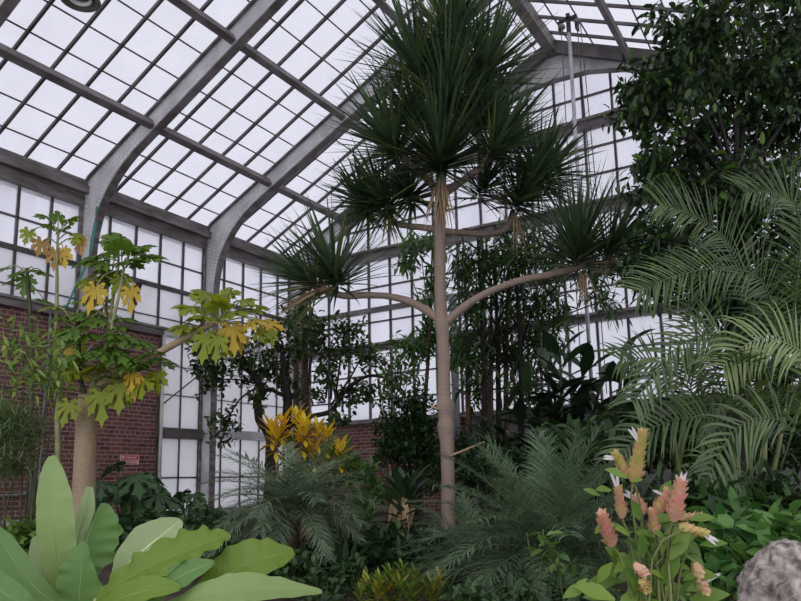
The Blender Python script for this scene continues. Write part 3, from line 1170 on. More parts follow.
# each leaf: stalk start px, blade centre px, size in px, material, hang
PL = [
    # main crown
    ((119, 262), (118, 240), 26, 'papaya', 0, 0), ((119, 262), (100, 256), 24, 'papaya', 0, 0), ((126, 268), (140, 248), 26, 'papaya', 0, 0), ((126, 268), (152, 256), 22, 'papaya', 0, 0), ((119, 262), (88, 262), 18, 'papaya', 0, 0),
    ((119, 262), (108, 270), 26, 'papaya', 0, .15), ((126, 268), (134, 262), 26, 'papaya', 0, -.1), ((119, 262), (110, 232), 18, 'papaya', 0, .2), ((126, 268), (128, 250), 24, 'papaya', 0, -.15),
    ((119, 265), (96, 280), 20, 'papaya_lime', .2, 0), ((119, 272), (101, 291), 22, 'papaya_yellow', .8, -.1), ((124, 275), (136, 293), 21, 'papaya_yellow', .8, -.1), ((124, 272), (124, 281), 18, 'papaya_lime', .8, 0), ((116, 280), (93, 284), 16, 'papaya_lime', .3, .1),
    # mid storey
    ((110, 318), (88, 312), 24, 'papaya', 0, 0), ((110, 318), (104, 320), 22, 'papaya', 0, -.1), ((112, 325), (124, 318), 20, 'papaya', 0, 0), ((112, 330), (128, 336), 26, 'papaya', 0, -.1), ((112, 335), (142, 342), 22, 'papaya', 0, -.1), ((106, 345), (118, 348), 22, 'papaya', .1, -.15),
    ((79, 325), (66, 318), 22, 'papaya', 0, 0), ((79, 325), (80, 300), 20, 'papaya', 0, .1), ((79, 328), (58, 330), 18, 'papaya_lime', .1, 0), ((79, 335), (70, 350), 16, 'papaya_yellow', .8, 0), ((79, 335), (94, 335), 18, 'papaya', .1, -.1),
    # low leaves near the fork
    ((98, 380), (106, 368), 26, 'papaya_lime', .1, -.2), ((104, 386), (118, 375), 24, 'papaya', .1, -.2), ((120, 376), (146, 362), 22, 'papaya', .1, -.2), ((130, 372), (152, 380), 22, 'papaya_lime', .4, -.2), ((98, 388), (112, 394), 24, 'papaya_lime', .7, -.2), ((92, 400), (80, 404), 20, 'papaya_lime', .8, -.2), ((150, 362), (160, 352), 22, 'papaya', 0, -.2), ((150, 362), (168, 358), 20, 'papaya', 0, -.2), ((120, 376), (143, 380), 18, 'papaya_yellow', .6, -.2), ((98, 384), (90, 372), 22, 'papaya_lime', .2, -.2),
    ((110, 318), (96, 300), 22, 'papaya_lime', .1, .15), ((79, 325), (52, 306), 20, 'papaya_lime', 0, .1), ((79, 328), (60, 345), 20, 'papaya_lime', .3, .1), ((110, 325), (84, 330), 24, 'papaya', .1, -.15), ((106, 345), (98, 352), 26, 'papaya', .2, -.2), ((110, 335), (126, 352), 26, 'papaya', .1, -.2), ((104, 350), (138, 358), 24, 'papaya', .1, -.2), ((98, 375), (76, 372), 22, 'papaya_lime', .2, -.1), ((79, 340), (66, 362), 22, 'papaya', .2, -.1), ((79, 345), (88, 355), 20, 'papaya', .1, -.15), ((125, 374), (130, 386), 22, 'papaya_lime', .5, -.2),
    # crown on the long side branch
    ((222, 322), (208, 296), 24, 'papaya_lime', 0, 0), ((222, 322), (228, 292), 22, 'papaya_lime', 0, .1), ((222, 322), (244, 300), 22, 'papaya_lime', 0, 0), ((222, 322), (198, 308), 24, 'papaya_lime', 0, -.2), ((222, 322), (240, 314), 24, 'papaya_lime', 0, -.2), ((222, 322), (258, 322), 22, 'papaya_yellow', .2, -.2), ((222, 322), (192, 326), 22, 'papaya_lime', .2, -.2), ((222, 322), (214, 318), 22, 'papaya_lime', .1, -.3), ((222, 324), (214, 338), 22, 'papaya_lime', .6, -.25), ((222, 324), (238, 330), 22, 'papaya_yellow', .6, -.2), ((222, 322), (252, 308), 18, 'papaya_lime', 0, .1), ((222, 322), (222, 306), 24, 'papaya_lime', 0, -.1), ((222, 324), (228, 338), 20, 'papaya_lime', .6, -.1), ((222, 324), (262, 332), 16, 'papaya_lime', .3, -.1),
]
for (cx, cy), (tx, ty), s, mt, hang, dz in PL:
    papaya_leaf(PT(cx, cy, D0) - F_AX * .1, PT(tx, ty, D0) + F_AX * (dz - .05), s * D0 / FPX * 1.02, M[mt], t, .45, hang)
    if hang < .7:
        papaya_leaf(PT(cx, cy, D0), PT(tx + rng.uniform(-13, 13), ty + rng.uniform(-6, 9), D0) + F_AX * (dz + rng.uniform(-.1, .25)), s * D0 / FPX * .85, M[mt], t, .45, hang + .15)

D0 = 6.9
base = gp(57, D0)
t = thing('papaya_sapling', base, 'slender papaya sapling with tall bare stem and small sparse crown', 'tree', )
stem([(57, 520, 0), (58, 450, 0), (57, 390, 0), (56, 340, 0), (57, 290, 0), (57, 258, 0), (58, 235, 0)], [.03, .03, .028, .024, .018, .014, .012], M['stem_pale'], t, D0)
mb = MB()
mb.tube([base - Z * .05, PT(57, 518, D0)], [.045, .036], 8)
mb.build('stem', M['stem_pale'], t)
for (cx, cy), (tx, ty), s, mt, hang in (((58, 236), (46, 216), 17, 'papaya', 0), ((58, 236), (58, 217), 16, 'papaya', 0), ((58, 236), (70, 219), 17, 'papaya', 0), ((58, 238), (64, 228), 17, 'papaya', 0), ((58, 238), (52, 226), 15, 'papaya', 0), ((58, 240), (76, 236), 14, 'papaya_lime', .4), ((57, 231), (28, 233), 14, 'papaya_lime', .5), ((57, 244), (41, 243), 15, 'papaya_brown', .8), ((58, 246), (56, 254), 17, 'papaya_brown', .9), ((58, 246), (64, 252), 16, 'papaya_yellow', .9), ((58, 245), (80, 242), 13, 'papaya_brown', .7)):
    papaya_leaf(PT(cx, cy, D0), PT(tx, ty, D0), s * D0 / FPX, M[mt], t, .4, hang)
D0 = 7.3
base = gp(31, D0)
t = thing('papaya_sapling', base, 'short papaya sapling with dark stem at the far left window', 'tree')
mb = MB()
mb.tube([base - Z * .05] + [PT(x, y, D0) for x, y in ((31, 480), (31, 420), (32, 350), (30, 310), (28, 285), (27, 268))], [.035, .032, .028, .026, .024, .022, .018], 8)
mb.build('stem', M['stem_dark'], t)
for (cx, cy), (tx, ty), s, mt, hang in (((27, 272), (20, 272), 17, 'papaya', 0), ((27, 272), (34, 270), 16, 'papaya', 0), ((27, 272), (26, 280), 18, 'papaya', .1), ((27, 272), (44, 273), 14, 'papaya', 0), ((27, 272), (12, 280), 14, 'papaya', .2), ((27, 272), (4, 268), 13, 'papaya', 0), ((28, 290), (44, 300), 18, 'papaya', 0)):
    papaya_leaf(PT(cx, cy, D0), PT(tx, ty, D0), s * D0 / FPX, M[mt], t, .4, hang)

# ------------------------------------------------------------------ paddle-leaved plant at the lower left
rng = random.Random(3)
D0 = 3.0
base = gp(92, D0)
base = V((base.x, base.y, ground(base.x, base.y)))
t = thing('banana_plant', base, 'young banana plant with broad paddle leaves low in the corner', 'plant')
mb = MB()
for k in range(5):
    a = k * 1.25
    mb.tube([base + V((.05 * math.cos(a), .05 * math.sin(a), -.08)), base + V((.04 * math.cos(a), .04 * math.sin(a), .3)), base + V((.07 * math.cos(a), .07 * math.sin(a), .62))], [.05, .045, .03], 10)
mb.build('stem', M['stem_pale'], t)
SC = D0 / FPX


def bleaf(pts, wl, wr, nrm, mat, fold=.15, wave=.06, curl=0.0, rib=.0045, rm='midrib_green', ripple=.03):
    mb, rb = MB(), MB()
    mb.blade([P(x, y, D0 + dz) for x, y, dz in pts], [w * SC for w in wl], [w * SC for w in wr], camdir(*nrm), fold, wave, curl=curl, rib=rb, ribr=rib, sub=5, ripple=ripple)
    o = mb.build('leaf', mat, t)
    rb.build('midrib', M[rm], o)
    # stalk down to the plant's heart
    a = P(*pts[0][:2], D0 + pts[0][2])
    st = MB()
    st.tube(spline([a, a.lerp(base + Z * .5, .5) - Z * .03, base + Z * .25], 3), [.011, .012, .013, .014, .016, .018, .02], 7)
    st.build('leaf_stalk', M['stem_pale'], o)


bleaf([(60, 608, 0), (58, 575, -.02), (55, 535, -.02), (52, 500, .02), (51, 474, .07), (51, 456, .13)], [4, 11, 16, 14, 10, 2], [8, 18, 20, 20, 13, 3], (.25, .25, 1), M['banana'], .22, .05, rib=.003)
bleaf([(78, 612, -.12), (80, 585, -.12), (82, 560, -.1), (84, 541, -.06)], [16, 24, 20, 2], [22, 26, 10, 2], (-.2, .3, 1), M['banana_deep'], .12, .06, rib=.002)
bleaf([(74, 560, .08), (79, 535, .1), (86, 508, .12), (90, 487, .15)], [3, 6, 7, 3], [4, 8, 10, 3], (.2, .1, 1), M['banana_pale'], .55, .0)
bleaf([(78, 575, .05), (84, 552, .06), (92, 525, .1), (103, 503, .16)], [3, 5, 4, 2], [14, 40, 40, 6], (-.25, .45, 1), M['banana_deep'], .12, .05, ripple=.09)
bleaf([(116, 582, -.1), (130, 563, -.1), (150, 545, -.06), (170, 529, 0), (181, 520, .03)], [4, 16, 22, 14, 2], [4, 15, 18, 14, 3], (.2, .5, .9), M['banana_pale'], .3, .03, rm='midrib', rib=.006)
bleaf([(96, 600, -.2), (118, 584, -.24), (150, 566, -.26), (185, 551, -.24), (212, 541, -.2), (230, 535, -.16)], [4, 14, 18, 20, 15, 3], [10, 22, 24, 20, 14, 3], (-.1, .8, .6), M['banana_lime'], .3, .2, rib=.002, ripple=.08)
bleaf([(130, 610, -.3), (160, 588, -.34), (190, 572, -.34), (214, 562, -.32)], [6, 12, 12, 2], [6, 14, 12, 2], (.1, .7, .7), M['banana_deep'], .25, .08)
bleaf([(196, 600, -.2), (220, 580, -.22), (246, 564, -.2), (272, 556, -.16), (294, 552, -.1)], [8, 20, 23, 18, 3], [8, 18, 22, 18, 3], (.1, .75, .65), M['banana_lime'], .22, .1, rib=.002)
bleaf([(160, 612, -.35), (200, 598, -.4), (240, 590, -.4), (280, 590, -.36), (322, 592, -.3)], [6, 15, 18, 13, 2], [6, 14, 18, 12, 2], (-.05, .85, .5), M['banana'], .2, .05, rib=.002)
bleaf([(70, 612, -.1), (40, 592, -.12), (18, 566, -.1), (2, 542, -.06), (-14, 520, 0)], [6, 18, 20, 16, 3], [4, 10, 12, 10, 2], (.3, .65, .7), M['banana_deep'], .2, .06, rib=.002)
bleaf([(52, 596, .1), (46, 572, .1), (40, 552, .12), (36, 536, .14)], [4, 10, 11, 3], [4, 8, 10, 3], (.1, .2, 1), M['banana_pale'], .3, .02)
bleaf([(40, 620, -.3), (15, 600, -.32), (-10, 585, -.3), (-30, 575, -.25)], [6, 16, 16, 4], [6, 12, 14, 4], (0, .8, .6), M['banana_deep'], .2, .06, rib=.002)
bleaf([(90, 620, -.35), (118, 600, -.4), (150, 590, -.42), (180, 588, -.4)], [4, 14, 14, 3], [4, 12, 12, 3], (0, .8, .6), M['banana_lime'], .2, .06, rib=.002)

# ------------------------------------------------------------------ feathery dwarf palms
def dwarf_palm(name, px, d0, cy, n, L, ll, rng, mat, label, pairs=44, stems=True, spread=(12, 105), lw=.0075, up0=0.0):
    base = gp(px, d0)
    t = thing(name, base, label, 'palm')
    crown = P(px, cy, d0)
    mb = MB()
    mb.tube([base - Z * .08, base.lerp(crown, .5), crown], [.07, .06, .05], 10, wob=.3)
    mb.build('trunk', M['bark_brown'], t)
    for k in range(n):
        u = (k + .5) / n
        th = math.radians(spread[0] + (spread[1] - spread[0]) * u ** .75)
        ph = k * 2.39996 + rng.uniform(-.3, .3)
        hd = V((math.cos(ph), math.sin(ph), 0))
        d = hd * math.sin(th) + Z * math.cos(th)
        l = L * rng.uniform(.8, 1.1)
        p = [crown]
        cur = d.copy()
        for j in range(5):
            p.append(p[-1] + cur * (l / 5))
            cur = (cur - Z * (.16 + .1 * u) * (1 if cur.z > -.8 else .2)).normalized()
        mb = MB()
        upv = Z if abs(d.z) < .9 else hd * -1
        mb.frond(p, ll, lw, pairs, rng, rach=.006, up=upv, vee=.25, droop=.45, sweep=1.0, t0=.1, seg=3, taper=.5, jit0=.38)
        mb.build('frond', mat, t)
    return t


dwarf_palm('pygmy_date_palm', 292, 5.6, 505, 56, .80, .20, random.Random(21), M['feather'], 'grey-green feathery dwarf palm below the yellow croton', 56, spread=(32, 108))
dwarf_palm('pygmy_date_palm', 552, 4.2, 560, 72, .92, .21, random.Random(22), M['feather_dark'], 'fine feathery dwarf palm to the right of the ringed trunk', 56, spread=(8, 95))
dwarf_palm('pygmy_date_palm', 478, 4.9, 565, 26, .62, .17, random.Random(23), M['feather_dark'], 'small feathery palm around the foot of the ringed trunk', 46, spread=(10, 90))
# ------------------------------------------------------------------ broad canopy tree at the upper right
rng = random.Random(31)
D0 = 5.6
base = gp(738, D0)
t = thing('evergreen_tree', base, 'large dark evergreen tree filling the upper corner above the palms', 'tree')
tr = MB()
fk = PT(736, 175, D0)
q = spline([base - Z * .1, base, PT(740, 420, D0), PT(735, 300, D0), PT(735, 230, D0), fk], 4)
tr.tube(q, resample([.12, .11, .095, .085, .08, .07], len(q)), 10, wob=.15)
tr.build('trunk', M['bark_dark'], t)
fo, br = MB(), MB()
BL = [(700, 30, 62, 38), (668, 86, 46, 42), (730, 80, 60, 50), (786, 40, 45, 52), (700, 142, 52, 46), (780, 130, 48, 52), (688, 200, 44, 36), (750, 195, 56, 46), (664, 244, 34, 30), (640, 262, 22, 14), (715, 250, 46, 34), (792, 230, 40, 44), (652, 168, 22, 36), (640, 100, 22, 36), (820, 90, 60, 60), (760, -20, 70, 30), (690, 285, 26, 20), (760, 290, 40, 30), (725, 300, 34, 26), (795, 300, 34, 34), (655, 285, 20, 16)]
bl = []
for x, y, rx, ry in BL:
    b_ = blob(x, y, D0 + .5 + rng.uniform(-.5, .5), rx, ry, .45)
    bl.append(b_)
    c = b_[0]
    st = fk.lerp(PT(735, 230, D0), rng.random() * .8)
    qq = spline([st, st.lerp(c, .5) + Z * .12 + rdir(rng) * .08, c, c + (c - st).normalized() * b_[1] * .6], 4)
    br.tube(qq, resample([.022, .015, .009, .005], len(qq)), 6)
blob_foliage(fo, bl, 1500, .1, .044, rng, per=9, tl=.32, up=.05, fold=.2, droop=.2, twig_mb=br, hang=.25)
br.build('branches', M['bark_dark'], t)
fo.build('foliage', M['canopy'], t)

# slim dark second trunk beside it
# ------------------------------------------------------------------ tree of narrow leaves behind the screw pine
rng = random.Random(32)
D0 = 9.0
base = gp(498, D0)
t = thing('narrow_leaved_tree', base, 'dark multi-stemmed tree of narrow leaves behind the screw pine', 'tree')
fo, br = MB(), MB()
BL = [(485, 265, 36, 32), (525, 262, 38, 34), (475, 310, 30, 32), (515, 310, 44, 38), (550, 300, 26, 36), (500, 350, 46, 28), (470, 350, 22, 26), (540, 345, 34, 26), (462, 262, 20, 26), (515, 235, 34, 20), (555, 255, 26, 30), (480, 385, 26, 26), (530, 385, 30, 26), (590, 262, 26, 26), (605, 300, 16, 16)]
feet = [(482, -.2), (491, .1), (499, 0), (508, .2), (520, -.1), (470, .15)]
bl = [blob(x, y, up_depth(y, D0) + rng.uniform(-.35, .35), rx, ry, .4) for x, y, rx, ry in BL]
for k, (fx, dz) in enumerate(feet):
    b0 = gp(fx, D0 + dz)
    top = PT(fx + rng.uniform(-8, 8), 250 + rng.uniform(-10, 40), D0) + F_AX * dz
    q = spline([b0 - Z * .08, b0, b0.lerp(top, .5) + rdir(rng) * .06, top], 4)
    sm = MB()
    sm.tube(q, resample([.055, .05, .035, .015], len(q)), 8)
    sm.build('stem', M['bark_brown'] if k % 2 else M['bark_dark'], t)
for c, rx, ry, rz in bl:
    st = PT(500 + rng.uniform(-18, 18), 360, D0)
    br.tube(spline([st, st.lerp(c, .5) + Z * .1, c], 4), [.016] * 4 + [.01] * 4 + [.006], 5)
blob_foliage(fo, bl, 520, .2, .036, rng, per=9, tl=.38, up=.1, fold=.2, droop=.25, twig_mb=br, strap=True, hang=.35)
br.build('branches', M['bark_dark'], t)
fo.build('foliage', M['longleaf'], t)

# whorled drooping leaves between the screw pine's trunk and the back wall
rng = random.Random(33)
D0 = 9.6
base = gp(420, D0)
t = thing('umbrella_tree', base, 'bright-leaved slender tree showing left of the ringed trunk', 'tree')
fo, br = MB(), MB()
BL = [(420, 246, 24, 10), (432, 285, 14, 22), (428, 330, 16, 20), (410, 348, 24, 16), (395, 375, 20, 14), (455, 345, 16, 20), (405, 262, 12, 6)]
bl = [blob(x, y, up_depth(y, D0) + rng.uniform(-.2, .2), rx, ry, .3) for x, y, rx, ry in BL]
q = spline([base - Z * .08, base, PT(424, 420, D0), PT(430, 330, D0), PT(432, 250, D0)], 4)
sm = MB()
sm.tube(q, resample([.04, .036, .03, .022, .01], len(q)), 8)
sm.build('stem', M['bark_brown'], t)
for c, rx, ry, rz in bl:
    st = PT(430, 340, D0)
    br.tube(spline([st, st.lerp(c, .5) + Z * .1, c], 4), .007, 5)
blob_foliage(fo, bl, 120, .2, .05, rng, per=8, tl=.26, up=.2, fold=.2, droop=.25, twig_mb=br, strap=True, hang=.3)
br.build('branches', M['bark_brown'], t)
fo.build('foliage', M['lush'], t)

# ------------------------------------------------------------------ big glossy-leaved plants at the back
def rubber(px, d0, leaves, label, L, W, seed, stems):
    rng = random.Random(seed)
    base = gp(px, d0)
    t = thing('rubber_plant', base, label, 'plant')
    ends = []
    for sx, sy in stems:
        top = PT(sx, sy, d0)
        b0 = base + V((rng.uniform(-.12, .12), rng.uniform(-.12, .12), 0))
        b0.z = ground(b0.x, b0.y)
        sm = MB()
        q = spline([b0 - Z * .06, b0, b0.lerp(top, .5) + rdir(rng) * .05, top], 4)
        sm.tube(q, resample([.035, .032, .026, .014], len(q)), 7)
        sm.build('stem', M['stem_dark'], t)
        ends.append((b0, top))
    fo = MB()
    for k in range(leaves):
        b0, top = ends[k % len(ends)]
        u = 1 - .62 * (k / leaves) ** .8
        p = b0.lerp(top, u)
        ph = k * 2.4 + rng.uniform(-.4, .4)
        el = rng.uniform(-.25, .9) + (.5 if u > .93 else 0)
        d = V((math.cos(ph), math.sin(ph), el)).normalized()
        fo.strap(p + d * .05, d, Z + rdir(rng) * .25, L * rng.uniform(.75, 1.15), W * rng.uniform(.85, 1.1), seg=5, droop=.22, fold=.16, w0=.2, pk=.45, tip=1.9)
        fo.tube([p, p + d * .07], .008, 4)
    fo.build('foliage', M['rubber'], t)
    return t


rubber(560, 8.0, 210, 'dark rubber plant with big glossy leaves before the back windows', .44, .16, 41, [(560, 352), (545, 368), (585, 362), (525, 392), (575, 385), (555, 390), (602, 378)])
rubber(622, 7.6, 60, 'tall glossy rubber plant standing against the bright back glass', .4, .15, 42, [(622, 348), (636, 362), (610, 380)])
rubber(508, 8.4, 50, 'lower dark broad-leaved plant among the thin brown stems', .38, .13, 43, [(505, 410), (492, 425), (520, 420)])
rubber(590, 6.6, 80, 'shaded broad-leaved plant under the glossy rubber plants', .42, .14, 44, [(590, 425), (570, 440), (612, 432)])

# ------------------------------------------------------------------ small crooked tree before the left columns
rng = random.Random(34)
D0 = 8.2
base = gp(272, D0)
t = thing('crooked_tree', base, 'small-leaved crooked dark tree behind the orange croton', 'tree')


def limb(pp, rr, name='branch', mat='bark_dark'):
    mb = MB()
    q = spline([PT(x, y, D0) for x, y in pp], 4)
    mb.tube(q, resample(rr, len(q)), 8, wob=.2)
    mb.build(name, M[mat], t)


mb = MB()
q = spline([base - Z * .1, base, PT(270, 500, D0), PT(271, 440, D0)], 4)
mb.tube(q, resample([.09, .08, .07, .06], len(q)), 9, wob=.2)
mb.build('trunk', M['bark_dark'], t)
limb([(271, 445), (268, 432), (259, 419), (258, 396), (263, 393), (256, 378), (249, 368), (240, 352)], [.06, .055, .05, .05, .05, .045, .035, .015])
limb([(262, 393), (270, 389), (280, 394), (292, 398), (300, 390)], [.03, .026, .026, .022, .012])
limb([(271, 448), (284, 430), (288, 400), (284, 375), (282, 345)], [.07, .065, .055, .04, .02])
limb([(284, 432), (298, 420), (312, 416), (330, 412), (338, 402), (348, 388), (368, 376), (384, 378)], [.035, .032, .03, .03, .028, .026, .02, .01])
limb([(334, 408), (338, 415), (343, 422), (352, 421)], [.024, .02, .016, .01])
limb([(338, 402), (333, 385), (330, 365)], [.02, .015, .008])
fo, br = MB(), MB()
BL = [(240, 358, 44, 24), (215, 380, 24, 26), (262, 372, 30, 24), (290, 352, 26, 26), (335, 352, 40, 26), (362, 355, 26, 24), (312, 335, 30, 18), (280, 335, 26, 16), (225, 425, 20, 22), (252, 400, 14, 12), (350, 395, 14, 12), (326, 372, 16, 12), (200, 355, 22, 18), (370, 392, 14, 14), (345, 330, 24, 14), (290, 385, 16, 16), (315, 395, 8, 8), (335, 420, 14, 8)]
bl = [blob(x, y, up_depth(y, D0) + rng.uniform(-.3, .3), rx, ry, .3) for x, y, rx, ry in BL]
for c, rx, ry, rz in bl:
    st = PT(262, 385, D0).lerp(PT(335, 400, D0), min(1, max(0, (c - PT(262, 385, D0)).dot(R_AX) / .9)))
    br.tube(spline([st, st.lerp(c, .5) + Z * .06 + rdir(rng) * .05, c], 4), [.014] * 4 + [.01] * 4 + [.005], 5)
blob_foliage(fo, bl, 360, .085, .05, rng, per=8, tl=.26, up=.1, fold=.2, droop=.15, twig_mb=br)
br.build('branches', M['bark_dark'], t)
fo.build('foliage', M['smallleaf'], t)

# upright brown poles / trunks behind it
D0 = 9.2
for x, dz, r, lab, lt in ((305, 0, .05, 'straight brown trunk under the left screw-pine head', 276), (296, .25, .04, 'thinner brown trunk close behind the straight one', 284)):
    b0 = gp(x, D0 + dz)
    t = thing('slender_tree', b0, lab, 'tree')
    mb = MB()
    mb.tube([b0 - Z * .08, b0, PT(x, 400, D0 + dz), PT(x, 330, D0 + dz), PT(x, lt + 20, D0 + dz)], [r * 1.2, r * 1.15, r, r * .9, r * .7], 9, wob=.1)
    mb.build('trunk', M['bark_brown'], t)
    fo = MB()
    blob_foliage(fo, [blob(x - 2, lt + 34, D0 + dz, 14, 16, .2), blob(x + 8, lt + 60, D0 + dz, 10, 14, .2)], 26, .1, .05, rng, per=7, tl=.25)
    fo.build('foliage', M['smallleaf'], t)

# dense bush before the back brick, and leafy shoots above it
rng = random.Random(35)
D0 = 9.0
b0 = gp(412, D0)
t = thing('evergreen_bush', b0, 'dense dark evergreen bush before the back brick wall', 'bush')
mb = MB()
for k in range(6):
    e = PT(395 + k * 8, 420 + rng.uniform(-10, 20), D0)
    mb.tube(spline([b0 + V((rng.uniform(-.1, .1), rng.uniform(-.1, .1), -.05)), b0.lerp(e, .5) + rdir(rng) * .08, e], 4), resample([.025, .02, .008], 9), 6)
mb.build('stem', M['bark_dark'], t)
fo = MB()
bl = [blob(x, y, up_depth(y, D0) + rng.uniform(-.15, .25), rx, ry, .4) for x, y, rx, ry in ((400, 425, 28, 24), (425, 420, 22, 26), (410, 450, 34, 22), (392, 448, 20, 22), (430, 455, 18, 20), (412, 402, 24, 16))]
blob_foliage(fo, bl, 300, .085, .045, rng, per=9, tl=.2, up=.3)
fo.build('foliage', M['bush'], t)
b0 = gp(398, 9.4)
t = thing('leafy_shoots', b0, 'light green upright leafy shoots rising above the dense bush', 'shrub')
sm, fo = MB(), MB()
for x, y, xx in ((372, 345, 380), (384, 360, 388), (396, 350, 396), (408, 368, 404), (418, 360, 412), (390, 372, 400), (378, 380, 390), (426, 378, 416)):
    e = P(x, y, 9.6)
    s_ = b0 + V((rng.uniform(-.25, .25), rng.uniform(-.1, .1), -.04))
    m_ = s_.lerp(e, .6) + rdir(rng) * .04
    q = spline([s_, m_, e], 8)
    sm.tube(q, resample([.012, .008, .004], len(q)), 5)
    for k in range(26):
        p = q[-1].lerp(q[6], k / 26) if False else q[max(4, len(q) - 1 - k // 2)]
        d = (rdir(rng) + Z * .5).normalized()
        fo.diamond(p + rdir(rng) * .03, d, camdir(rng.uniform(-1, 1), .6, 1), .09 * rng.uniform(.7, 1.2), .042, .2, .1)
sm.build('stem', M['stem_dark'], t)
fo.build('foliage', M['shoots'], t)

# ------------------------------------------------------------------ crotons
def croton(px, d0, tops, label, mats, seed, L=.2, W=.045, per=20, stemr=.018):
    rng = random.Random(seed)
    b0 = gp(px, d0)
    t = thing('croton', b0, label, 'shrub')
    sm = MB()
    g, yl = MB(), MB()
    for x, y, kind in tops:
        e = PT(x, y, d0) + F_AX * rng.uniform(-.1, .1)
        s_ = b0 + V((rng.uniform(-.1, .1), rng.uniform(-.1, .1), -.05))
        sm.tube(spline([s_, s_.lerp(e, .5) + rdir(rng) * .05, e], 4), resample([stemr, stemr * .8, stemr * .5], 9), 6)
        for k in range(per):
            ph = k * 2.4
            el = 1.5 - 2.2 * k / per
            d = V((math.cos(ph), math.sin(ph), el)).normalized()
            (yl if kind else g).strap(e - Z * (.16 * k / per), d, Z + rdir(rng) * .2, L * rng.uniform(.7, 1.1), W, seg=4, droop=.15, fold=.2, w0=.25, pk=.5, tip=2)
    sm.build('stem', M['bark_brown'], t)
    yl.build('yellow_leaves', M[mats[0]], t)
    if g.v:
        g.build('green_leaves', M[mats[1]], t)
    return t


croton(290, 6.6, [(273, 428, 1), (282, 424, 1), (296, 418, 1), (306, 424, 1), (318, 430, 1), (326, 436, 1), (304, 434, 1), (277, 436, 1), (315, 450, 1), (340, 448, 1), (290, 445, 0), (330, 455, 0), (345, 462, 0), (310, 462, 0)], 'tall croton with yellow and orange leaf tips above feathery palm', ('croton', 'croton_green'), 51)
croton(392, 3.9, [(365, 588, 1), (378, 583, 1), (392, 578, 1), (404, 580, 1), (416, 584, 1), (432, 588, 1), (440, 580, 1), (385, 590, 1), (410, 592, 0), (372, 594, 0), (398, 588, 0), (425, 594, 0), (390, 572, 0), (402, 570, 0), (380, 576, 0), (415, 574, 0), (360, 592, 0), (368, 582, 0), (430, 580, 0), (400, 578, 0), (392, 584, 0), (408, 584, 0)], 'low yellow-green croton at the bottom edge of the picture', ('low_croton', 'croton_green'), 52, L=.085, W=.018, per=30, stemr=.008)

# ------------------------------------------------------------------ areca palms on the right
def areca(name, base, fr, label, mats, seed, canes, cat='palm'):
    rng = random.Random(seed)
    t = thing(name, base, label, cat)
    for c in canes:
        b = base + V((rng.uniform(-.18, .18), rng.uniform(-.18, .18), 0))
        b.z = ground(b.x, b.y) - .05
        mb = MB()
        q = spline([b, b.lerp(c, .6) + rdir(rng) * .04, c, c + (c - b) * .25 + rdir(rng) * .08], 4)
        mb.tube(q, resample([.026, .022, .014, .004], len(q)), 8)
        mb.build('cane', M['cane'], t)
    for path, L, mt, up, droop in fr:
        mb = MB()
        fine = path[len(path) // 2].z > .95
        ln = sum((path[i + 1] - path[i]).length for i in range(len(path) - 1))
        mb.frond(path, L, .012 if fine else .02, max(18, int(ln / (.034 if fine else .042))), rng, rach=.008, up=up, vee=.12, droop=droop * 1.5, sweep=.7, t0=.2, seg=5, taper=.4, jit0=.16)
        mb.build('frond', M[mt], t)
    return t


def auto_fronds(c, n, L, ll, seed, mt='areca', spread=(12, 80), bend=.14, az=None):
    rng = random.Random(seed)
    out = []
    for k in range(n):
        u = (k + .5) / n
        th = math.radians(spread[0] + (spread[1] - spread[0]) * u)
        ph = (k * 2.39996 + rng.uniform(-.3, .3)) if az is None else az[0] + (az[1] - az[0]) * rng.random()
        hd = V((math.cos(ph), math.sin(ph), 0))
        cur = hd * math.sin(th) + Z * math.cos(th)
        p = [c]
        l = L * rng.uniform(.8, 1.1)
        for j in range(6):
            p.append(p[-1] + cur * (l / 6))
            cur = (cur - Z * (bend + .05 * j * .5)).normalized()
        out.append((p, ll, mt, Z if abs(p[1].z - p[0].z) / (l / 6) < .95 else hd * -1, .3))
    return out


d1 = 4.6
b1 = gp(760, d1)
hub = P(755, 440, d1)
fr = auto_fronds(hub, 4, 1.0, .3, 61, spread=(10, 60))
KEY = [
    ([(770, 400, .1), (750, 300, .1), (725, 240, .0), (690, 214, -.1), (660, 205, -.15)], .36, 'areca', .35),
    ([(765, 420, 0), (775, 330, 0), (760, 280, -.1), (720, 268, -.2), (670, 278, -.3), (640, 292, -.35)], .34, 'areca', .35),
    ([(750, 430, -.1), (735, 350, -.15), (705, 335, -.2), (668, 355, -.25), (632, 402, -.3)], .3, 'areca', .6),
    ([(790, 440, -.2), (808, 370, -.25), (790, 345, -.3), (755, 340, -.35), (722, 365, -.4)], .36, 'areca_pale', .75),
    ([(780, 470, -.3), (790, 430, -.35), (765, 418, -.4), (735, 430, -.45), (708, 475, -.5)], .34, 'areca', .7),
    ([(745, 470, 0), (720, 425, -.05), (685, 418, -.1), (645, 432, -.15), (615, 460, -.2)], .3, 'areca', .55),
    ([(770, 430, .2), (795, 300, .2), (800, 220, .15), (780, 195, .1), (745, 192, .0)], .36, 'areca', .35),
    ([(740, 450, .1), (715, 370, .1), (690, 310, .05), (690, 260, 0)], .32, 'areca', .25),
    ([(740, 460, .1), (690, 390, .1), (655, 360, .05), (620, 360, 0)], .3, 'areca', .45),
    ([(760, 500, -.3), (740, 470, -.35), (715, 470, -.4), (690, 495, -.4)], .3, 'areca', .6),
]
for pp, L, mt, dr in KEY:
    fr.append(([P(x, y, d1 + dz) for x, y, dz in pp], L, mt, (Z * .45 - F_AX).normalized(), dr * .8))
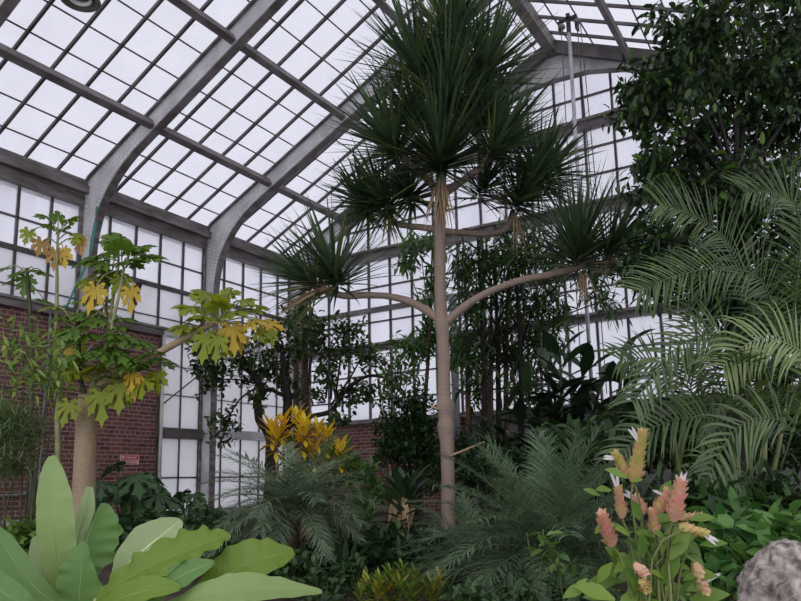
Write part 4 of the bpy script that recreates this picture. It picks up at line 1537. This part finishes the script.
areca('areca_palm', b1, fr, 'large arching areca palm with long feather fronds at the right', None, 71, [P(x, y, d1) for x, y in ((748, 430), (765, 420), (735, 450), (780, 440), (757, 400), (725, 470))])
d2 = 5.8
b2 = gp(690, d2)
areca('areca_palm', b2, auto_fronds(P(700, 445, d2), 7, .9, .26, 62, spread=(6, 75)), 'areca palm behind the shrimp plant, half hidden by arching fronds', None, 72, [P(x, y, d2) for x, y in ((685, 420), (700, 410), (675, 440), (710, 430))])
d3 = 5.0
b3 = gp(825, d3)
areca('areca_palm', b3, auto_fronds(P(826, 400, d3), 8, 1.2, .3, 63, spread=(6, 80)), 'areca palm cut off by the right edge of the picture', None, 73, [P(x, y, d3) for x, y in ((815, 390), (830, 380), (840, 410))])

# ------------------------------------------------------------------ shrimp plant
rng = random.Random(81)
D0 = 1.7
base = V((P(652, 640, D0).x, P(652, 640, D0).y, 0))
base.z = ground(base.x, base.y)
t = thing('shrimp_plant', base, 'shrimp plant with drooping pink and yellow-green bract spikes, white petals', 'plant')
heart = P(652, 600, D0)
SPK = [
    ((633, 482, 0), (643, 432, 0), 8.0, 'bract_green', (632, 430)), ((630, 478, .01), (615, 453, .02), 6.5, 'bract_green', (607, 457)), ((622, 518, 0), (618, 487, 0), 6.2, 'bract_tan', (614, 472)), ((673, 521, -.02), (681, 481, -.03), 8.5, 'bract', (683, 475)), ((612, 546, -.03), (602, 514, -.05), 7.5, 'bract', None), ((644, 514, .03), (635, 497, .03), 6.5, 'bract', (627, 493)), ((655, 514, .02), (668, 490, .02), 6.5, 'bract_tan', (656, 491)), ((655, 534, 0), (652, 510, 0), 6.0, 'bract_tan', None), ((678, 518, .05), (702, 515, .05), 4.5, 'bract_tan', None), ((678, 526, -.02), (706, 533, -.02), 6.0, 'bract_green', (714, 540)), ((634, 563, -.04), (645, 574, -.05), 6.0, 'bract', None), ((694, 562, 0), (706, 592, 0), 6.5, 'bract_tan', (716, 575)), ((640, 580, -.04), (646, 588, -.06), 6, 'bract_green', None),
]
for (ax, ay, az), (bx, by, bz), w, mt, pet in SPK:
    a, b = P(ax, ay, D0 + az), P(bx, by, D0 + bz)
    s = D0 / FPX
    d = (b - a).normalized()
    L = (b - a).length
    mb = MB()
    a1 = d.cross(F_AX).normalized()
    a2 = d.cross(a1)
    layers = max(6, int(L / (3.3 * s)))
    for k in range(layers):
        u = k / layers
        for q_ in range(4):
            ph = q_ * math.pi / 2 + (k % 2) * math.pi / 4
            rd = a1 * math.cos(ph) + a2 * math.sin(ph)
            sz = w * s * (1.25 - .45 * u)
            p = a + d * (L * u) + rd * (w * s * .38 * (1 - .3 * u))
            mb.strap(p, (d * .9 + rd * rng.uniform(.35, .6) + rdir(rng) * .1).normalized(), rd, sz * 1.35, sz * 1.05, seg=4, droop=0, fold=-.25, w0=.5, pk=.45, tip=2.2)
    o = mb.build('flower_spike', M[mt], t)
    st = MB()
    st.tube(spline([heart.lerp(base, .3) + rdir(rng) * .03, heart.lerp(a, .6) + rdir(rng) * .015, a, a + d * L * .9], 4), resample([.004, .003, .0025, .002], 13), 6)
    st.build('flower_stalk', M['cane'], o)
    if pet:
        pm = MB()
        c = P(pet[0], pet[1], D0 + bz - .01)
        root = b.lerp(a, .25)
        dd = (c - root).normalized()
        l = (c - root).length + .012
        for sg in (-1, 1):
            pm.strap(root, (dd + a1 * .12 * sg).normalized(), (a2 * sg + F_AX * -.4), l, .008, seg=4, droop=.15, fold=.4, w0=.4, pk=.6, tip=2)
        pm.build('white_petals', M['petal'], o)
lf = MB()
for x, y, dx, dy, s_ in ((627, 478, -6, 3, 24), (612, 490, -1, .2, 22), (600, 496, -1, .5, 18), (640, 520, -.5, 1, 26), (660, 500, .6, 1, 24), (668, 490, 1, .4, 20), (690, 520, 1, .2, 26), (640, 560, -1, -.2, 34), (620, 580, -1, -.1, 40), (590, 585, -1, -.4, 30), (640, 590, -1, -.6, 34), (670, 560, .5, .8, 34), (680, 575, 1, .2, 36), (660, 585, .3, .6, 36), (650, 545, -.5, .5, 30), (630, 535, -.8, .5, 26), (665, 535, .8, .5, 26), (700, 545, 1, .3, 26), (650, 600, -.4, .6, 40), (690, 600, 1, .3, 40), (615, 600, -1, .4, 40), (675, 545, 1, .6, 28), (640, 535, .2, -1, 24), (632, 482, 1, .3, 12), (620, 525, -1, -.1, 22), (660, 556, -.2, -.8, 30), (685, 538, .6, -.6, 24)):
    p = P(x, y, D0 + rng.uniform(-.06, .06))
    lf.strap(p, camdir(dx, dy, rng.uniform(-.3, .6)), camdir(rng.uniform(-.3, .3), 1, .9), s_ * D0 / FPX, s_ * D0 / FPX * .45, seg=5, droop=.2, fold=.2, w0=.15, pk=.45, tip=1.8)
for k in range(95):
    x = rng.gauss(655, 26)
    y = rng.uniform(520, 612)
    s_ = rng.uniform(16, 30)
    p = P(x, y, D0 + rng.uniform(-.02, .16))
    lf.strap(p, camdir(rng.uniform(-1, 1), rng.uniform(-.5, .7), rng.uniform(-.3, .6)), camdir(rng.uniform(-.4, .4), 1, .9), s_ * D0 / FPX, s_ * D0 / FPX * .45, seg=5, droop=.25, fold=.2, w0=.15, pk=.45, tip=1.8)
lf.build('foliage', M['shrimp_leaf'], t)
sm = MB()
for k in range(9):
    e = P(628 + k * 7, 520 + rng.uniform(0, 50), D0 + rng.uniform(-.05, .05))
    sm.tube(spline([base + V((rng.uniform(-.04, .04), rng.uniform(-.04, .04), -.03)), heart + rdir(rng) * .06, e], 4), resample([.004, .003, .002], 9), 6)
sm.build('stem', M['cane'], t)

# ------------------------------------------------------------------ pale pitted rock
rp = P(806, 606, 1.9)
mb = MB()
nu, nv = 96, 64
for j in range(nv + 1):
    for i in range(nu):
        a = 2 * math.pi * i / nu
        b = math.pi * j / nv - math.pi / 2
        v = V((math.cos(a) * math.cos(b), math.sin(a) * math.cos(b), math.sin(b)))
        k = 1 + .22 * noise.noise(v * 1.7 + V((3, 1, 4))) + .13 * noise.noise(v * 4.5) + .06 * noise.noise(v * 8) + .03 * noise.noise(v * 19)
        mb.v.append(tuple(rp + V((v.x * (.17 + .12 * max(0, -v.z)) * k, v.y * (.17 + .12 * max(0, -v.z)) * k, v.z * (.165 if v.z > 0 else rp.z - ground(rp.x, rp.y) + .1) * k - .01))))
for j in range(nv):
    for i in range(nu):
        i2 = (i + 1) % nu
        mb.f.append((j * nu + i, j * nu + i2, (j + 1) * nu + i2, (j + 1) * nu + i))
        mb.m.append(0)
rk = mb.build('rock', M['rock'])
tag(rk, 'pale pitted rock at the lower right corner', 'rock')
# ------------------------------------------------------------------ low plants
def lobed_plant(px, d0, label, n, L, seed, mat='philo', hgt=.6, spread=.35, name='philodendron'):
    rng = random.Random(seed)
    b0 = gp(px, d0)
    t = thing(name, b0, label, 'plant')
    for k in range(n):
        ph = k * 2.4 + rng.uniform(-.4, .4)
        r = spread * (.35 + .65 * ((k + .5) / n))
        tip = b0 + V((math.cos(ph) * r, math.sin(ph) * r, hgt * rng.uniform(.55, 1.05)))
        lf, st = MB(), MB()
        st.tube(spline([b0 - Z * .03, b0.lerp(tip, .55) + Z * .12, tip], 4), resample([.012, .009, .006], 9), 6)
        d = (tip - b0)
        d.z = -.12
        lf.palmate(tip, d.normalized(), (Z + camdir(0, 0, 1) * .4).normalized(), L * rng.uniform(.8, 1.15), rng, lobes=7, droop=.4)
        o = lf.build('leaf', M[mat], t)
        st.build('leaf_stalk', M['stem_dark'], o)


lobed_plant(128, 7.4, 'dark lobed-leaf plant before brick wall under the red sign', 12, .27, 91, hgt=.85, spread=.42)
lobed_plant(185, 8.0, 'lobed-leaf plant under the white glazed panels', 10, .2, 92, hgt=.5, spread=.45)


def strap_clump(name, px, d0, label, n, L, W, mat, seed, hgt=0.0, droop=.22, dead=0, cat='plant', el=(.1, 1.6)):
    rng = random.Random(seed)
    b0 = gp(px, d0)
    t = thing(name, b0, label, cat)
    c = b0 + Z * hgt
    sm = MB()
    sm.tube([b0 - Z * .06, b0.lerp(c, .5), c + Z * .05], [.03, .025, .02], 8)
    sm.build('stem', M['bark_brown'], t)
    fo = MB()
    for k in range(n):
        ph = k * 2.4 + rng.uniform(-.3, .3)
        e = el[1] - (el[1] - el[0]) * (k / n)
        d = V((math.cos(ph), math.sin(ph), e)).normalized()
        fo.strap(c - Z * (hgt * .5 * k / n), d, Z + rdir(rng) * .15, L * rng.uniform(.75, 1.1), W, seg=5, droop=droop, fold=.25, w0=.3, pk=.4, tip=1.8)
    fo.build('foliage', M[mat], t)
    if dead:
        dm = MB()
        for k in range(dead):
            ph = -2.2 + rng.uniform(-1.2, 1.2)
            d = V((math.cos(ph) * .6, math.sin(ph) * .6, -.8)).normalized()
            d = (d * .5 - Z).normalized()
            dm.strap(c + rdir(rng) * .09 + d * .08, d, camdir(0, 0, 1), L * .6 * rng.uniform(.7, 1.1), W * .6, seg=4, droop=.1, fold=.4, w0=.4)
        dm.build('dead_leaves', M['dead'], t)['label'] = 'withered pale brown hanging leaves'
    return t


strap_clump('cordyline', 405, 6.0, 'dark strap-leaf plant with withered brown leaves left of ringed trunk', 34, .4, .085, 'cordyline', 101, hgt=.5, dead=11, droop=.4)
strap_clump('cordyline', 362, 6.6, 'green strap-leaf plant right of the grey-green feathery palm', 26, .42, .07, 'lush', 102, hgt=.3)
strap_clump('bromeliad', 345, 5.2, 'low dark strap-leaf clump under the feathery palm fronds', 28, .38, .05, 'cordyline', 103, hgt=.05)
strap_clump('bromeliad', 438, 5.4, 'dark low clump behind the small feathery palm at the trunk foot', 30, .4, .045, 'cordyline', 104, hgt=.1)
strap_clump('bromeliad', 238, 5.6, 'shaded strap-leaf clump left under the grey-green palm', 30, .42, .05, 'cordyline', 105, hgt=.1)
strap_clump('cordyline', 505, 7.4, 'dark strap-leaf plant behind the fine feathery palm', 30, .5, .07, 'cordyline', 106, hgt=.4)
strap_clump('cordyline', 640, 5.6, 'dim strap-leaf plant between the feathery palm and the areca', 34, .55, .06, 'cordyline', 107, hgt=.35)
strap_clump('bromeliad', 700, 3.6, 'dark strap-leaf clump behind the shrimp plant', 34, .5, .05, 'cordyline', 108, hgt=.15)
strap_clump('bromeliad', 640, 3.3, 'shadowy strap-leaf clump left behind the shrimp plant', 30, .42, .04, 'cordyline', 109, hgt=.05)


def leafy_bush(name, px, d0, blobs, label, mat, seed, twigs, L, W, cat='shrub', per=8, tl=.2, strap=False, hang=0.0, up=.25, stems=5, rz=.3):
    rng = random.Random(seed)
    b0 = gp(px, d0)
    t = thing(name, b0, label, cat)
    bl = [blob(x, y, d0 + dz, rx, ry, rz) for x, y, rx, ry, dz in blobs]
    sm, fo = MB(), MB()
    for k in range(max(stems, len(bl))):
        c = bl[k % len(bl)][0] + rdir(rng) * .08
        s_ = b0 + V((rng.uniform(-.1, .1), rng.uniform(-.1, .1), -.05))
        sm.tube(spline([s_, s_.lerp(c, .5) + rdir(rng) * .06, c], 4), resample([.013 * min(1, d0 / 6), .009 * min(1, d0 / 6), .003], 9), 6)
    blob_foliage(fo, bl, twigs, L, W, rng, per=per, tl=tl, up=up, twig_mb=sm, strap=strap, hang=hang)
    sm.build('stem', M['stem_dark'], t)
    fo.build('foliage', M[mat], t)
    return t


leafy_bush('shrub', 15, 5.4, [(15, 360, 34, 24, 0), (40, 385, 26, 24, .1), (10, 400, 30, 26, 0), (58, 350, 16, 16, .2), (20, 335, 24, 16, .2), (50, 365, 22, 14, 0)], 'pale-leaved shrub at the left edge before the brick wall', 'light_shrub', 111, 56, .11, .036, per=7, tl=.26, strap=True, hang=.1)
leafy_bush('soft_conifer', 8, 4.9, [(14, 440, 26, 18, 0), (10, 465, 24, 16, 0), (24, 425, 18, 12, .1), (0, 420, 24, 20, 0)], 'soft needle-leaved shrub below the pale shrub at left', 'needle', 112, 130, .11, .008, per=14, tl=.22, strap=True, hang=.1)
leafy_bush('ground_cover', 20, 4.6, [(20, 540, 30, 10, .2), (50, 542, 14, 8, .4), (0, 545, 20, 12, 0)], 'low bright ground cover behind the banana plant at left', 'cover', 113, 90, .075, .05, per=7, tl=.14)
leafy_bush('ground_cover', 140, 6.2, [(128, 530, 12, 14, 0), (150, 522, 12, 10, .3), (180, 540, 22, 14, 0), (215, 530, 20, 16, .2)], 'dark ground cover between the banana plant and the lobed-leaf plants', 'bush', 114, 110, .1, .055, per=7, tl=.18)
leafy_bush('leafy_plant', 755, 2.6, [(745, 540, 26, 14, .1), (775, 525, 30, 14, .3), (725, 565, 22, 20, 0), (792, 540, 18, 14, .1), (755, 572, 20, 16, 0), (715, 590, 18, 16, -.05), (700, 545, 14, 10, .2)], 'lush green leafy plant behind the pitted rock', 'lush', 115, 80, .115, .05, per=7, tl=.16, rz=.2)
leafy_bush('ground_cover', 560, 3.0, [(530, 598, 40, 10, 0), (580, 598, 30, 12, 0), (480, 602, 30, 8, .2)], 'short dark undergrowth below the fine feathery palm', 'bush', 116, 70, .07, .035, per=8, tl=.12)
leafy_bush('ground_cover', 330, 4.6, [(320, 585, 26, 10, 0), (350, 575, 20, 10, .2), (300, 570, 20, 10, .3), (450, 585, 24, 10, .2)], 'dim undergrowth behind the low yellow-green croton', 'bush', 117, 70, .08, .04, per=8, tl=.14)
leafy_bush('shrub', 590, 5.2, [(590, 455, 30, 26, 0), (560, 452, 22, 20, .3), (625, 450, 24, 24, .2), (600, 480, 30, 20, 0)], 'dark shrub between the feathery palm and the glossy rubber plants', 'bush', 118, 130, .13, .05, per=8, tl=.26)
leafy_bush('shrub', 480, 7.8, [(480, 470, 26, 14, 0), (510, 462, 24, 14, 0), (465, 490, 20, 16, 0), (540, 465, 24, 16, .1)], 'low shrub in front of the back wall right of the ringed trunk', 'bush', 119, 120, .1, .045, per=8, tl=.22)
leafy_bush('shrub', 335, 7.6, [(335, 460, 20, 12, 0), (355, 475, 22, 14, 0), (375, 490, 20, 12, 0), (320, 480, 20, 16, 0)], 'low green shrub before the back brick wall by the tall croton', 'lush', 120, 90, .12, .045, per=8, tl=.22)
leafy_bush('shrub', 720, 4.0, [(720, 510, 26, 18, 0), (760, 505, 26, 16, .2), (690, 500, 22, 18, .2), (790, 500, 22, 18, .2)], 'shaded shrub below the arching areca fronds', 'bush', 121, 110, .12, .04, per=8, tl=.22)
# small broad leaf sprigs with pinkish tips at the bottom
leafy_bush('young_croton', 556, 2.6, [(552, 548, 10, 3, 0), (562, 566, 8, 4, 0), (545, 545, 6, 3, 0)], 'small pale sprig poking out of the feathery palm fronds', 'shoots', 122, 7, .075, .03, per=5, tl=.1, stems=1, rz=.06)

# more understorey
leafy_bush('ground_cover', 400, 5.6, [(385, 545, 30, 14, 0), (425, 548, 26, 12, .2), (360, 555, 26, 12, 0), (330, 550, 22, 12, .2)], 'dark ground cover around the withered strap-leaf plant', 'bush', 131, 150, .09, .045, per=8, tl=.16)
leafy_bush('ground_cover', 240, 5.0, [(240, 560, 30, 14, 0), (215, 548, 24, 14, .3), (275, 570, 26, 12, 0), (200, 530, 20, 12, .5)], 'dark ground cover right of the banana plant', 'bush', 132, 130, .09, .045, per=8, tl=.16)
leafy_bush('shrub', 450, 8.8, [(455, 455, 24, 24, 0), (475, 445, 18, 22, 0), (440, 480, 24, 16, 0)], 'dim shrub behind the ringed trunk before the grey pipe', 'bush', 133, 110, .1, .045, per=8, tl=.22)

for px, d0, sd, bl, lab in ((668, 7.4, 134, [(650, 425, 26, 22, 0), (690, 420, 28, 24, 0), (665, 450, 30, 22, 0), (700, 455, 26, 22, 0)], 'dark tall shrub behind the smaller areca palm'), (770, 7.0, 135, [(750, 415, 30, 26, 0), (795, 410, 32, 28, 0), (770, 450, 34, 26, 0), (810, 450, 28, 26, 0), (780, 375, 30, 22, 0)], 'dark tall shrub behind the largest areca palm'), (770, 7.6, 136, [(740, 330, 34, 34, 0), (785, 320, 36, 40, 0), (725, 285, 30, 26, 0), (770, 275, 36, 30, 0), (800, 350, 30, 30, 0)], 'tall dim tree behind the fronds of the largest areca palm')):
    leafy_bush('shrub' if sd < 136 else 'shade_tree', px, d0, bl, lab, 'canopy', sd, 190, .13, .05, cat='shrub' if sd < 136 else 'tree', per=8, tl=.28, rz=.35)
